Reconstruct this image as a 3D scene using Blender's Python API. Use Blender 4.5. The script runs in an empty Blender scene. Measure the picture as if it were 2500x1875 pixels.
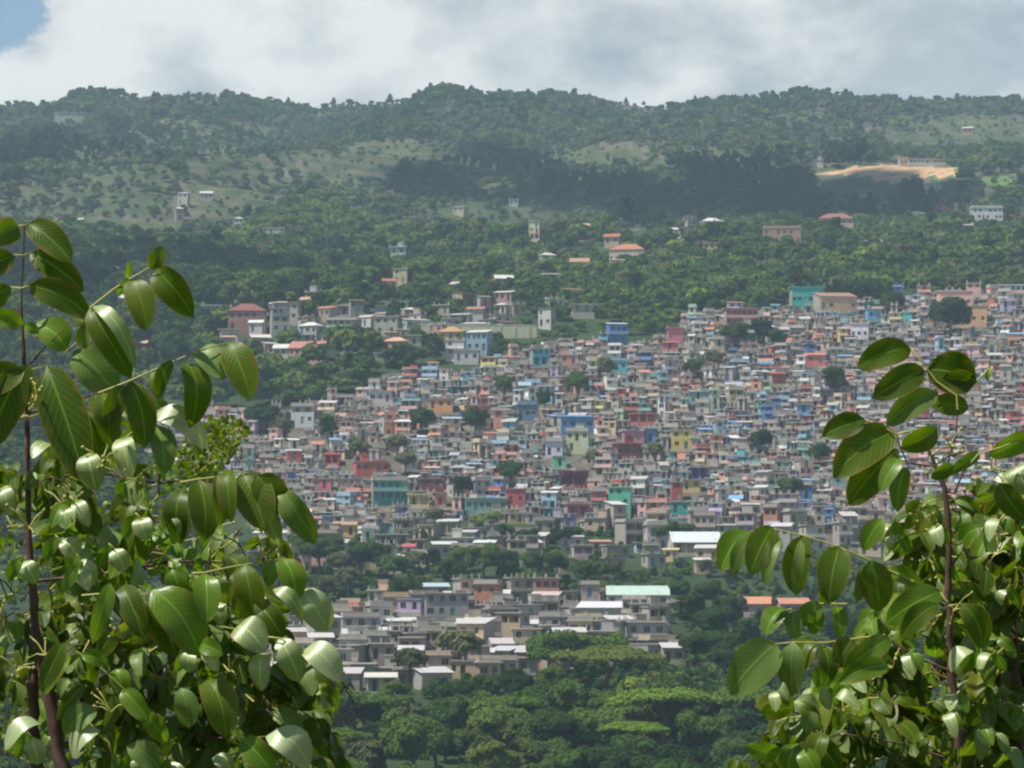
import bpy, math, random
import numpy as np
from mathutils import Vector, Matrix, Quaternion

R = math.radians
sc = bpy.context.scene
COL = sc.collection

# ---------------------------------------------------------------- camera, sky, sun, exposure
W0, H0 = 2500.0, 1875.0                       # pixel frame used for surveying positions
FPX = (W0 / 2) / math.tan(R(8.0))
PITCH = R(3.39)
cam_d = bpy.data.cameras.new('camera')
cam = bpy.data.objects.new('camera', cam_d)
COL.objects.link(cam)
cam.location = (0, 0, 0)
cam.rotation_euler = (R(90) + PITCH, 0, 0)
cam_d.sensor_width = 36.0
cam_d.lens = 18.0 / math.tan(R(8.0))
cam_d.clip_start = 0.1
cam_d.clip_end = 30000
sc.camera = cam

SUN_EL, SUN_AZ = R(62), R(-114)               # azimuth clockwise from the view direction
sun_d = bpy.data.lights.new('sun', 'SUN')
sun_d.energy = 4.6
sun_d.angle = R(0.5)
sun_d.color = (1.0, 0.95, 0.86)
sun = bpy.data.objects.new('sun', sun_d)
COL.objects.link(sun)
sdir = Vector((math.sin(SUN_AZ) * math.cos(SUN_EL), math.cos(SUN_AZ) * math.cos(SUN_EL), math.sin(SUN_EL)))
sun.rotation_euler = sdir.to_track_quat('Z', 'Y').to_euler()

sc.view_settings.view_transform = 'Standard'
sc.view_settings.look = 'None'
sc.view_settings.gamma = 1
sc.view_settings.use_curve_mapping = False
sc.view_settings.exposure = 0.68
sc.cycles.max_bounces = 7
sc.cycles.transparent_max_bounces = 8
sc.cycles.volume_bounces = 1
sc.cycles.filter_width = 2.3
sc.cycles.use_denoising = True


def ray(px, py):
    a, b = (px - W0 / 2) / FPX, -(py - H0 / 2) / FPX
    c, s = math.cos(PITCH), math.sin(PITCH)
    return Vector((a, c - b * s, s + b * c))


def at(px, py, D):
    """a point D metres ahead on the sight line surveyed at (px, py)"""
    r = ray(px, py)
    return r * (D / r.y)


def proj(x, y, z):
    c, s = math.cos(PITCH), math.sin(PITCH)
    dep = y * c + z * s
    up = z * c - y * s
    return W0 / 2 + FPX * x / dep, H0 / 2 - FPX * up / dep


# ---- node helpers
def nd(nt, t, **kw):
    n = nt.nodes.new(t)
    for k, v in kw.items():
        if k.startswith('i_'):
            n.inputs[k[2:]].default_value = v
        else:
            setattr(n, k, v)
    return n


def mth(nt, op, a, b=None, clamp=False):
    n = nt.nodes.new('ShaderNodeMath')
    n.operation = op
    n.use_clamp = clamp
    for i, v in enumerate((a, b)):
        if v is None:
            continue
        if isinstance(v, (int, float)):
            n.inputs[i].default_value = v
        else:
            nt.links.new(v, n.inputs[i])
    return n.outputs[0]


def mixc(nt, f, a, b, mode='MIX'):
    n = nt.nodes.new('ShaderNodeMix')
    n.data_type = 'RGBA'
    n.blend_type = mode
    for i, v in ((0, f), (6, a), (7, b)):
        if isinstance(v, (int, float)):
            n.inputs[i].default_value = v
        elif isinstance(v, (tuple, list)):
            n.inputs[i].default_value = (*v[:3], 1)
        else:
            nt.links.new(v, n.inputs[i])
    return n.outputs[2]


def mapr(nt, v, a, b, c=0.0, d=1.0, smooth=True):
    n = nt.nodes.new('ShaderNodeMapRange')
    n.interpolation_type = 'SMOOTHSTEP' if smooth else 'LINEAR'
    nt.links.new(v, n.inputs[0])
    for i, x in enumerate((a, b, c, d)):
        n.inputs[1 + i].default_value = x
    return n.outputs[0]


def ramp(nt, v, stops):
    n = nt.nodes.new('ShaderNodeValToRGB')
    e = n.color_ramp.elements
    while len(e) < len(stops):
        e.new(0.5)
    for k, (p, c) in enumerate(stops):
        e[k].position = p
        e[k].color = (*c, 1)
    nt.links.new(v, n.inputs[0])
    return n.outputs[0]


# ---- world: physical sky with a bank of cumulus
world = bpy.data.worlds.new('World')
sc.world = world
world.use_nodes = True
nt = world.node_tree
nt.nodes.clear()
out = nd(nt, 'ShaderNodeOutputWorld')
bg = nd(nt, 'ShaderNodeBackground')
sky = nd(nt, 'ShaderNodeTexSky')
sky.sky_type = 'NISHITA'
sky.sun_disc = False
sky.sun_elevation = SUN_EL
sky.sun_rotation = SUN_AZ
sky.air_density = 1.0
sky.dust_density = 0.0
sky.ozone_density = 3.0
bg.inputs[1].default_value = 0.06
tc = nd(nt, 'ShaderNodeTexCoord')
nz = nd(nt, 'ShaderNodeTexNoise', i_Scale=20.0, i_Detail=9.0, i_Roughness=0.52, i_Distortion=0.25)
mp = nd(nt, 'ShaderNodeMapping')
mp.inputs['Scale'].default_value = (1.0, 1.0, 1.5)
mp.inputs['Location'].default_value = (3.13, 0.4, 1.7)
nt.links.new(tc.outputs['Generated'], mp.inputs[0])
nt.links.new(mp.outputs[0], nz.inputs['Vector'])
nz2 = nd(nt, 'ShaderNodeTexNoise', i_Scale=75.0, i_Detail=6.0, i_Roughness=0.6)
nt.links.new(mp.outputs[0], nz2.inputs['Vector'])
nz3 = nd(nt, 'ShaderNodeTexNoise', i_Scale=3.0, i_Detail=5.0, i_Roughness=0.55)
nt.links.new(tc.outputs['Generated'], nz3.inputs['Vector'])


def blob(px, py, r0, r1, sy=1.0, wob=0.0):
    """1 near a sky direction, 0 beyond r1 (radians)"""
    d = ray(px, py).normalized()
    v = nt.nodes.new('ShaderNodeVectorMath')
    v.operation = 'SUBTRACT'
    nt.links.new(tc.outputs['Generated'], v.inputs[0])
    v.inputs[1].default_value = d
    s = nt.nodes.new('ShaderNodeVectorMath')
    s.operation = 'MULTIPLY'
    nt.links.new(v.outputs[0], s.inputs[0])
    s.inputs[1].default_value = (1, 1, sy)
    l = nt.nodes.new('ShaderNodeVectorMath')
    l.operation = 'LENGTH'
    nt.links.new(s.outputs[0], l.inputs[0])
    val = l.outputs['Value']
    if wob:
        val = mth(nt, 'ADD', val, mth(nt, 'MULTIPLY', mth(nt, 'SUBTRACT', nz2.outputs[0], 0.5), wob))
        val = mth(nt, 'ADD', val, mth(nt, 'MULTIPLY', mth(nt, 'SUBTRACT', nz.outputs[0], 0.5), wob * 1.2))
    return mapr(nt, val, r0, r1, 1.0, 0.0)


lum = mth(nt, 'ADD', mth(nt, 'MULTIPLY', mth(nt, 'SUBTRACT', nz.outputs[0], 0.5), 1.25), mth(nt, 'MULTIPLY', nz2.outputs[0], 0.24))
lum = mth(nt, 'ADD', lum, 0.36)
dark = mth(nt, 'ADD', mth(nt, 'MULTIPLY', blob(1730, 110, 0.005, 0.050, 2.2, 0.02), 0.17),
           mth(nt, 'MULTIPLY', blob(2350, 210, 0.01, 0.075, 2.6, 0.02), 0.15))
dark = mth(nt, 'ADD', dark, mth(nt, 'MULTIPLY', blob(450, 140, 0.0, 0.045, 1.7, 0.02), 0.03))
lite = mth(nt, 'ADD', mth(nt, 'MULTIPLY', blob(950, 60, 0.0, 0.08, 2.0, 0.02), 0.13),
           mth(nt, 'MULTIPLY', blob(1680, 225, 0.0, 0.024, 2.2, 0.01), 0.20))
lite = mth(nt, 'ADD', lite, mth(nt, 'MULTIPLY', blob(150, 170, 0.0, 0.045, 1.3, 0.02), 0.17))
lite = mth(nt, 'ADD', lite, mth(nt, 'MULTIPLY', blob(2000, 40, 0.0, 0.05, 2.4, 0.02), 0.10))
lum = mth(nt, 'ADD', mth(nt, 'SUBTRACT', lum, dark), lite)
cloudc = ramp(nt, lum, [(0.26, (4.3, 4.8, 5.2)), (0.38, (5.5, 5.9, 6.2)), (0.50, (7.6, 7.9, 7.8)), (0.62, (9.7, 9.7, 9.2))])
# cover: closed bank over the mountains, broken cloud overhead, a blue gap at one side
sep = nd(nt, 'ShaderNodeSeparateXYZ')
nt.links.new(tc.outputs['Generated'], sep.inputs[0])
low = mapr(nt, sep.outputs[2], 0.20, 0.42, 1.0, 0.0)
brk = mapr(nt, nz3.outputs[0], 0.53, 0.66)
cover = mth(nt, 'MAXIMUM', low, brk)
gap = blob(-70, -70, 0.0185, 0.023, 1.0, 0.022)
cover = mth(nt, 'MULTIPLY', cover, mth(nt, 'SUBTRACT', 1.0, gap))
final = mixc(nt, cover, sky.outputs[0], cloudc)
nt.links.new(final, bg.inputs[0])
nt.links.new(bg.outputs[0], out.inputs[0])

# ---------------------------------------------------------------- small helpers
random.seed(11)
RNG = np.random.default_rng(5)


def tag(o, label=None, cat=None, group=None, kind=None):
    if label:
        o['label'] = label
    if cat:
        o['category'] = cat
    if group:
        o['group'] = group
    if kind:
        o['kind'] = kind
    return o


def mesh(name, v, f, mats, mi=None, cols=None, smooth=False, uv=None):
    me = bpy.data.meshes.new(name)
    v = np.asarray(v, dtype=np.float32).reshape(-1, 3)
    if isinstance(f, np.ndarray):
        n, k = f.shape
        me.vertices.add(len(v))
        me.vertices.foreach_set('co', v.ravel())
        me.loops.add(n * k)
        me.loops.foreach_set('vertex_index', f.astype(np.int32).ravel())
        me.polygons.add(n)
        me.polygons.foreach_set('loop_start', np.arange(n, dtype=np.int32) * k)
        me.update(calc_edges=True)
    else:
        me.from_pydata(v.tolist(), [], [tuple(x) for x in f])
    for m in (mats if isinstance(mats, (list, tuple)) else [mats]):
        me.materials.append(m)
    if mi is not None:
        me.polygons.foreach_set('material_index', np.asarray(mi, dtype=np.int32))
    if smooth:
        me.polygons.foreach_set('use_smooth', np.ones(len(me.polygons), dtype=bool))
    if cols is not None:                       # one colour per face
        a = me.color_attributes.new('Col', 'FLOAT_COLOR', 'CORNER')
        tot = np.empty(len(me.polygons), dtype=np.int32)
        me.polygons.foreach_get('loop_total', tot)
        c = np.repeat(np.c_[np.asarray(cols, dtype=np.float32), np.ones(len(cols), np.float32)], tot, axis=0)
        a.data.foreach_set('color', c.ravel())
    if uv is not None:                         # one uv per vertex
        l = me.uv_layers.new(name='UVMap')
        li = np.empty(len(me.loops), dtype=np.int32)
        me.loops.foreach_get('vertex_index', li)
        l.data.foreach_set('uv', np.asarray(uv, dtype=np.float32)[li].ravel())
    me.update()
    return me


def link(name, data, parent=None, loc=None):
    o = bpy.data.objects.new(name, data)
    COL.objects.link(o)
    if parent:
        o.parent = parent
    if loc is not None:
        o.location = loc
    return o


def inpoly(poly, x, y):
    x, y = np.asarray(x, float), np.asarray(y, float)
    ins = np.zeros(x.shape, bool)
    n = len(poly)
    for i in range(n):
        x1, y1 = poly[i]
        x2, y2 = poly[(i + 1) % n]
        c = ((y1 > y) != (y2 > y)) & (x < (x2 - x1) * (y - y1) / (y2 - y1 + 1e-12) + x1)
        ins ^= c
    return ins


def hash2(ix, iy, seed):
    h = (ix.astype(np.int64) * 374761393 + iy.astype(np.int64) * 668265263 + seed * 974634777) & 0xFFFFFFFF
    h = ((h ^ (h >> 13)) * 1274126177) & 0xFFFFFFFF
    return ((h ^ (h >> 16)) & 0xFFFF) / 65535.0


def vnoise(x, y, seed=0):
    ix, iy = np.floor(x), np.floor(y)
    fx, fy = x - ix, y - iy
    fx, fy = fx * fx * (3 - 2 * fx), fy * fy * (3 - 2 * fy)
    a, b = hash2(ix, iy, seed), hash2(ix + 1, iy, seed)
    c, d = hash2(ix, iy + 1, seed), hash2(ix + 1, iy + 1, seed)
    return (a + (b - a) * fx) * (1 - fy) + (c + (d - c) * fx) * fy


def fbm(x, y, seed=0, o=4):
    s, a, t = 0.0, 1.0, 0.0
    for k in range(o):
        s = s + a * vnoise(x * 2 ** k + 17 * k, y * 2 ** k - 9 * k, seed + k)
        t += a
        a *= 0.5
    return s / t


def sstep(a, b, x):
    t = np.clip((x - a) / (b - a), 0, 1)
    return t * t * (3 - 2 * t)


# ---------------------------------------------------------------- materials
def newmat(name):
    m = bpy.data.materials.new(name)
    m.use_nodes = True
    nt = m.node_tree
    b = nt.nodes['Principled BSDF']
    return m, nt, b


def foliage_mat(name, stops, trans=0.2, rough=0.85, tint=(1.2, 1.15, 0.4), spec=0.06, nscale=0.35):
    """leaf clumps: colour varies from plant to plant and from clump to clump"""
    m, nt, b = newmat(name)
    oi = nd(nt, 'ShaderNodeObjectInfo')
    geo = nd(nt, 'ShaderNodeNewGeometry')
    n = nd(nt, 'ShaderNodeTexNoise', i_Scale=nscale, i_Detail=3.0)
    nt.links.new(geo.outputs['Position'], n.inputs['Vector'])
    f = mth(nt, 'ADD', mth(nt, 'MULTIPLY', oi.outputs['Random'], 0.80), mth(nt, 'MULTIPLY', n.outputs[0], 0.22))
    f = mth(nt, 'ADD', f, mth(nt, 'MULTIPLY', geo.outputs['Random Per Island'], 0.16))
    c = ramp(nt, f, stops)
    nt.links.new(c, b.inputs['Base Color'])
    b.inputs['Roughness'].default_value = rough
    b.inputs['Specular IOR Level'].default_value = spec
    t = nd(nt, 'ShaderNodeBsdfTranslucent')
    nt.links.new(mixc(nt, 1.0, c, tint, 'MULTIPLY'), t.inputs[0])
    mx = nd(nt, 'ShaderNodeMixShader', i_Fac=trans)
    nt.links.new(b.outputs[0], mx.inputs[1])
    nt.links.new(t.outputs[0], mx.inputs[2])
    nt.links.new(mx.outputs[0], nt.nodes['Material Output'].inputs[0])
    return m


G_DARK = [(0.10, (0.013, 0.029, 0.009)), (0.45, (0.026, 0.054, 0.013)), (0.75, (0.044, 0.080, 0.018)), (0.98, (0.072, 0.104, 0.024))]
G_MID = [(0.10, (0.026, 0.054, 0.012)), (0.45, (0.046, 0.090, 0.016)), (0.75, (0.074, 0.126, 0.021)), (0.98, (0.115, 0.150, 0.032))]
G_YEL = [(0.10, (0.085, 0.150, 0.018)), (0.5, (0.125, 0.200, 0.022)), (0.95, (0.165, 0.230, 0.032))]
G_OLIVE = [(0.10, (0.045, 0.060, 0.024)), (0.5, (0.078, 0.095, 0.038)), (0.95, (0.125, 0.130, 0.058))]
G_PINE_SHADE = [(0.10, (0.010, 0.022, 0.014)), (0.5, (0.018, 0.036, 0.020)), (0.95, (0.032, 0.052, 0.028))]  # ridge pines, and slope trees darkened to paint cloud shade
M_DARK = foliage_mat('dark_foliage', G_DARK)
M_MID = foliage_mat('green_foliage', G_MID)
M_YEL = foliage_mat('yellow_green_foliage', G_YEL)
M_OLIVE = foliage_mat('olive_foliage', G_OLIVE)
M_SCRUB = foliage_mat('grey_green_scrub', [(0.10, (0.045, 0.062, 0.036)), (0.5, (0.070, 0.092, 0.048)), (0.95, (0.105, 0.125, 0.066))])
M_PINE_SHADE = foliage_mat('pine_and_shade_foliage', G_PINE_SHADE)

M_BARK, nt, b = newmat('bark')
n = nd(nt, 'ShaderNodeTexNoise', i_Scale=6.0, i_Detail=5.0)
nt.links.new(ramp(nt, n.outputs[0], [(0.3, (0.05, 0.038, 0.028)), (0.7, (0.16, 0.12, 0.09))]), b.inputs['Base Color'])
b.inputs['Roughness'].default_value = 0.9

# painted or bare block walls: colour from the house, rain stains and block courses on top
M_WALL, nt, b = newmat('plastered_wall')
at_ = nd(nt, 'ShaderNodeAttribute')
at_.attribute_name = 'Col'
tc = nd(nt, 'ShaderNodeTexCoord')
mp = nd(nt, 'ShaderNodeMapping')
mp.inputs['Scale'].default_value = (1.0, 1.0, 0.3)
nt.links.new(tc.outputs['Object'], mp.inputs[0])
n1 = nd(nt, 'ShaderNodeTexNoise', i_Scale=1.1, i_Detail=6.0, i_Roughness=0.65)
nt.links.new(mp.outputs[0], n1.inputs['Vector'])
n2 = nd(nt, 'ShaderNodeTexNoise', i_Scale=0.45, i_Detail=3.0)
nt.links.new(tc.outputs['Object'], n2.inputs['Vector'])
c = mixc(nt, mapr(nt, n1.outputs[0], 0.45, 0.78, 0.0, 0.42), at_.outputs[0], (0.13, 0.115, 0.10))
c = mixc(nt, mapr(nt, n2.outputs[0], 0.52, 0.72, 0.0, 0.28), c, (0.38, 0.35, 0.31))
nt.links.new(c, b.inputs['Base Color'])
b.inputs['Roughness'].default_value = 0.92
b.inputs['Specular IOR Level'].default_value = 0.2

M_TIN, nt, b = newmat('sheet_roof')
at_ = nd(nt, 'ShaderNodeAttribute')
at_.attribute_name = 'Col'
tc = nd(nt, 'ShaderNodeTexCoord')
n1 = nd(nt, 'ShaderNodeTexNoise', i_Scale=0.8, i_Detail=5.0, i_Roughness=0.7)
nt.links.new(tc.outputs['Object'], n1.inputs['Vector'])
wv = nd(nt, 'ShaderNodeTexWave', i_Scale=2.6)
wv.bands_direction = 'X'
nt.links.new(tc.outputs['Object'], wv.inputs['Vector'])
bp = nd(nt, 'ShaderNodeBump', i_Strength=0.35, i_Distance=0.05)
nt.links.new(wv.outputs['Fac'], bp.inputs['Height'])
nt.links.new(bp.outputs[0], b.inputs['Normal'])
c = mixc(nt, mapr(nt, n1.outputs[0], 0.52, 0.72, 0.0, 0.5), at_.outputs[0], (0.20, 0.12, 0.08))
nt.links.new(c, b.inputs['Base Color'])
b.inputs['Roughness'].default_value = 0.6
b.inputs['Specular IOR Level'].default_value = 0.4

M_PANE, nt, b = newmat('dark_window_opening')
at_ = nd(nt, 'ShaderNodeAttribute')
at_.attribute_name = 'Col'
nt.links.new(at_.outputs[0], b.inputs['Base Color'])
b.inputs['Roughness'].default_value = 0.35
HM = [M_WALL, M_TIN, M_PANE]

# ---------------------------------------------------------------- terrain
def zrow(y, row):
    return y * np.tan(PITCH + np.arctan((H0 / 2 - np.asarray(row, float)) / FPX))


S = 2500 / 2212.0
SKY = [(x * S, y * S) for x, y in [(-600, 240), (0, 240), (130, 237), (152, 214), (190, 203), (250, 206), (330, 220), (385, 214), (440, 206), (490, 212), (560, 229), (680, 243), (720, 228), (870, 224), (920, 199), (980, 194), (1030, 214), (1130, 209), (1200, 208), (1290, 223), (1330, 223), (1430, 236), (1500, 229), (1680, 218), (1740, 203), (1800, 213), (1880, 223), (2000, 226), (2212, 223), (2900, 235)]]
YR = 2600.0
skx = np.array([(p[0] - W0 / 2) / FPX * YR for p in SKY])
skz = zrow(YR, np.array([p[1] for p in SKY]))
PY = np.array([-400, 0, 14, 30, 60, 110, 250, 430, 520, 625, 790, 905, 1160, 1500, 1900, 2300, 2600, 2750, 3200, 6000, 16000], float)
PZ = np.array([-1.7, -1.7, -1.9, -4, -15, -30, -43, -41, -31, -17, -2.0, zrow(905, 1305), zrow(1160, 742), zrow(1500, 610), zrow(1900, 485), zrow(2300, 365), zrow(2600, 262), 330, 200, 60, 30], float)


def Hgt(x, y):
    x, y = np.asarray(x, float), np.asarray(y, float)
    z = np.interp(y, PY, PZ)
    rid = np.interp(x, skx, skz) - PZ[16]
    z = z + rid * sstep(2050, 2600, y) * (1 - sstep(2700, 3200, y))
    m = sstep(1120, 1500, y) * (1 - sstep(2350, 2590, y)) 
    spur = fbm(x / 210 + 3.1, y / 330 + 1.2, 21, 4) - 0.5
    rdg = 1 - np.abs(2 * fbm(x / 260 - 5, y / 420 + 8, 33, 3) - 1)
    z = z + m * (spur * 46 + (rdg - 0.7) * 40)
    z = z + (fbm(x / 60, y / 60, 7, 3) - 0.5) * 5 * sstep(400, 640, y) * (1 - sstep(2540, 2590, y))
    z = z + (fbm(x / 14, y / 14, 9, 3) - 0.5) * 0.5 * sstep(20, 40, y)
    return z


YS = np.concatenate([np.arange(560, 900, 1.0), np.arange(900, 2760, 2.0)])


def hit(px, row):
    """where the sight line surveyed at (px, row) meets the hillside"""
    d = ray(px, row)
    t = YS / d.y
    below = d.z * t <= Hgt(d.x * t, YS)
    k = int(np.argmax(below)) if below.any() else len(YS) - 1
    y = YS[k]
    x = d.x * y / d.y
    return x, y, float(Hgt(x, y))


def P2(pts):
    return [(x * S, y * S) for x, y in pts]


FIELDS = [P2(p) for p in [
    [(400, 330), (470, 318), (560, 330), (640, 400), (600, 450), (500, 460), (420, 480), (380, 440)],
    [(640, 345), (800, 310), (960, 305), (990, 345), (880, 375), (780, 395), (690, 390)],
    [(130, 480), (260, 460), (420, 480), (400, 520), (250, 505)],
    [(1160, 320), (1300, 310), (1480, 345), (1470, 385), (1300, 370), (1190, 360)],
    [(1640, 245), (1760, 230), (1800, 260), (1700, 290), (1640, 280)],
    [(1900, 265), (2212, 250), (2300, 330), (2120, 345), (1960, 320)],
    [(1130, 540), (1260, 500), (1400, 485), (1400, 495), (1270, 515), (1150, 550)],
    [(2040, 590), (2300, 560), (2300, 620), (2090, 630)]]]
GREEN = P2([(2120, 380), (2300, 365), (2300, 405), (2140, 402)])
QUARRY = P2([(1730, 386), (1860, 364), (1900, 355), (1960, 360), (2030, 356), (2090, 372), (2110, 388), (2112, 398), (2090, 396), (2060, 392), (1990, 388), (1960, 402), (1900, 408), (1850, 396)])
SHADE_BANDS = [P2(p) for p in [  # bands where cloud shade is put into a darker tree colour
    [(830, 400), (930, 375), (960, 345), (1060, 335), (1180, 350), (1240, 385), (1350, 400), (1400, 440), (1260, 450), (1100, 430), (950, 440), (840, 430)],
    [(1330, 500), (1360, 470), (1480, 430), (1500, 385), (1560, 350), (1650, 340), (1700, 370), (1600, 410), (1830, 385), (1900, 400), (2090, 405), (2110, 430), (2080, 470), (1900, 490), (1700, 490), (1500, 490)],
    [(1780, 360), (1850, 330), (1880, 350), (1850, 375)],
    [(230, 290), (330, 280), (420, 300), (440, 335), (330, 345), (240, 330)],
    [(0, 320), (120, 300), (230, 330), (200, 360), (0, 370)]]]
SLUM = P2([(300, 900), (430, 888), (520, 884), (640, 888), (700, 866), (760, 860), (830, 812), (900, 800), (1000, 808), (1100, 765), (1200, 738), (1300, 735), (1400, 742), (1450, 712), (1500, 682), (1600, 672), (1700, 668), (1720, 655), (1900, 652), (2000, 644), (2130, 640), (2500, 640), (2500, 1195), (2100, 1185), (1900, 1195), (1600, 1190), (1480, 1160), (1300, 1135), (1100, 1125), (900, 1125), (800, 1155), (620, 1165), (500, 1100), (300, 1010)])
HAMLET = P2([(560, 1390), (640, 1375), (720, 1330), (900, 1300), (1060, 1290), (1150, 1290), (1330, 1285), (1460, 1290), (1440, 1400), (1480, 1420), (1300, 1440), (1100, 1450), (960, 1475), (830, 1500), (700, 1490), (560, 1480)])

gx = np.unique(np.concatenate([np.arange(-420, 421, 7.0), np.linspace(-7000, -420, 40), np.linspace(420, 7000, 40)]))
gy = np.unique(np.concatenate([np.linspace(-400, 0, 9), np.arange(0, 60, 3.0), np.linspace(60, 420, 30), np.arange(420, 2800, 6.0), np.linspace(2800, 16000, 50)]))
X, Y = np.meshgrid(gx, gy)
Z = Hgt(X, Y)
px_, py_ = proj(X, np.maximum(Y, 1), Z)
front = Y > 500
sel = front & (np.abs(X) < 900)
cov = np.zeros(X.shape)
px_s, py_s = px_, py_
px_ = px_ + (fbm(X / 45, Y / 60, 91, 4) - 0.5) * 130
py_ = py_ + (fbm(X / 45 + 7, Y / 60, 95, 4) - 0.5) * 50
for p in FIELDS:
    cov[sel & inpoly(p, px_, py_)] = 0.5
cov[sel & inpoly(GREEN, px_, py_)] = 0.75
cov[sel & inpoly(QUARRY, px_, py_)] = 1.0
cov[sel & (inpoly(SLUM, px_s, py_s) | inpoly(HAMLET, px_s, py_s))] = 0.25
nx, ny = len(gx), len(gy)
idx = np.arange(nx * ny).reshape(ny, nx)
F = np.stack([idx[:-1, :-1], idx[:-1, 1:], idx[1:, 1:], idx[1:, :-1]], -1).reshape(-1, 4)
M_GROUND, nt, b = newmat('hill_ground')
at_ = nd(nt, 'ShaderNodeAttribute')
at_.attribute_name = 'cover'
geo = nd(nt, 'ShaderNodeNewGeometry')
n1 = nd(nt, 'ShaderNodeTexNoise', i_Scale=0.035, i_Detail=8.0, i_Roughness=0.7)
nt.links.new(geo.outputs['Position'], n1.inputs['Vector'])
n2 = nd(nt, 'ShaderNodeTexNoise', i_Scale=0.25, i_Detail=5.0, i_Roughness=0.7)
nt.links.new(geo.outputs['Position'], n2.inputs['Vector'])
wood = ramp(nt, n1.outputs[0], [(0.3, (0.016, 0.032, 0.012)), (0.6, (0.034, 0.055, 0.020)), (0.78, (0.085, 0.085, 0.042))])
town = ramp(nt, n2.outputs[0], [(0.3, (0.05, 0.045, 0.035)), (0.7, (0.14, 0.125, 0.10))])
n6 = nd(nt, 'ShaderNodeTexNoise', i_Scale=0.06, i_Detail=9.0, i_Roughness=0.78)
mf = nd(nt, 'ShaderNodeMapping')
mf.inputs['Scale'].default_value = (1.0, 0.5, 3.0)
nt.links.new(geo.outputs['Position'], mf.inputs[0])
nt.links.new(mf.outputs[0], n6.inputs['Vector'])
field = ramp(nt, n6.outputs[0], [(0.36, (0.022, 0.038, 0.018)), (0.48, (0.048, 0.062, 0.029)), (0.58, (0.090, 0.094, 0.045)), (0.70, (0.16, 0.125, 0.08))])
green = ramp(nt, n2.outputs[0], [(0.3, (0.055, 0.11, 0.03)), (0.7, (0.11, 0.17, 0.05))])
mq = nd(nt, 'ShaderNodeMapping')
mq.inputs['Scale'].default_value = (1, 1, 2.5)
nt.links.new(geo.outputs['Position'], mq.inputs[0])
n3 = nd(nt, 'ShaderNodeTexNoise', i_Scale=0.12, i_Detail=8.0, i_Roughness=0.75)
nt.links.new(mq.outputs[0], n3.inputs['Vector'])
quarry = ramp(nt, n3.outputs[0], [(0.34, (0.10, 0.085, 0.055)), (0.44, (0.33, 0.20, 0.11)), (0.55, (0.46, 0.30, 0.17)), (0.66, (0.22, 0.20, 0.17))])
fac = mth(nt, 'ADD', at_.outputs['Fac'], mth(nt, 'MULTIPLY', mth(nt, 'SUBTRACT', n2.outputs[0], 0.5), 0.10))
scrub = ramp(nt, n6.outputs[0], [(0.30, (0.022, 0.038, 0.018)), (0.46, (0.050, 0.064, 0.032)), (0.60, (0.10, 0.10, 0.055)), (0.74, (0.19, 0.155, 0.10))])
sx = nd(nt, 'ShaderNodeSeparateXYZ')
nt.links.new(geo.outputs['Position'], sx.inputs[0])
wood = mixc(nt, mapr(nt, mth(nt, 'ADD', sx.outputs[1], mth(nt, 'MULTIPLY', n1.outputs[0], 700.0)), 1750.0, 2350.0), wood, scrub)
c = mixc(nt, mapr(nt, fac, 0.10, 0.18), wood, town)
c = mixc(nt, mapr(nt, fac, 0.34, 0.42), c, field)
c = mixc(nt, mapr(nt, fac, 0.60, 0.66), c, green)
c = mixc(nt, mapr(nt, fac, 0.85, 0.90), c, quarry)
nt.links.new(c, b.inputs['Base Color'])
b.inputs['Roughness'].default_value = 1.0
b.inputs['Specular IOR Level'].default_value = 0.1
me = mesh('terrain', np.stack([X, Y, Z], -1).reshape(-1, 3), F, M_GROUND, smooth=True)
a = me.attributes.new('cover', 'FLOAT', 'POINT')
a.data.foreach_set('value', cov.astype(np.float32).ravel())
tag(link('terrain', me), 'valley floor and wooded mountainside rising to the ridge', kind='structure')


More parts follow.
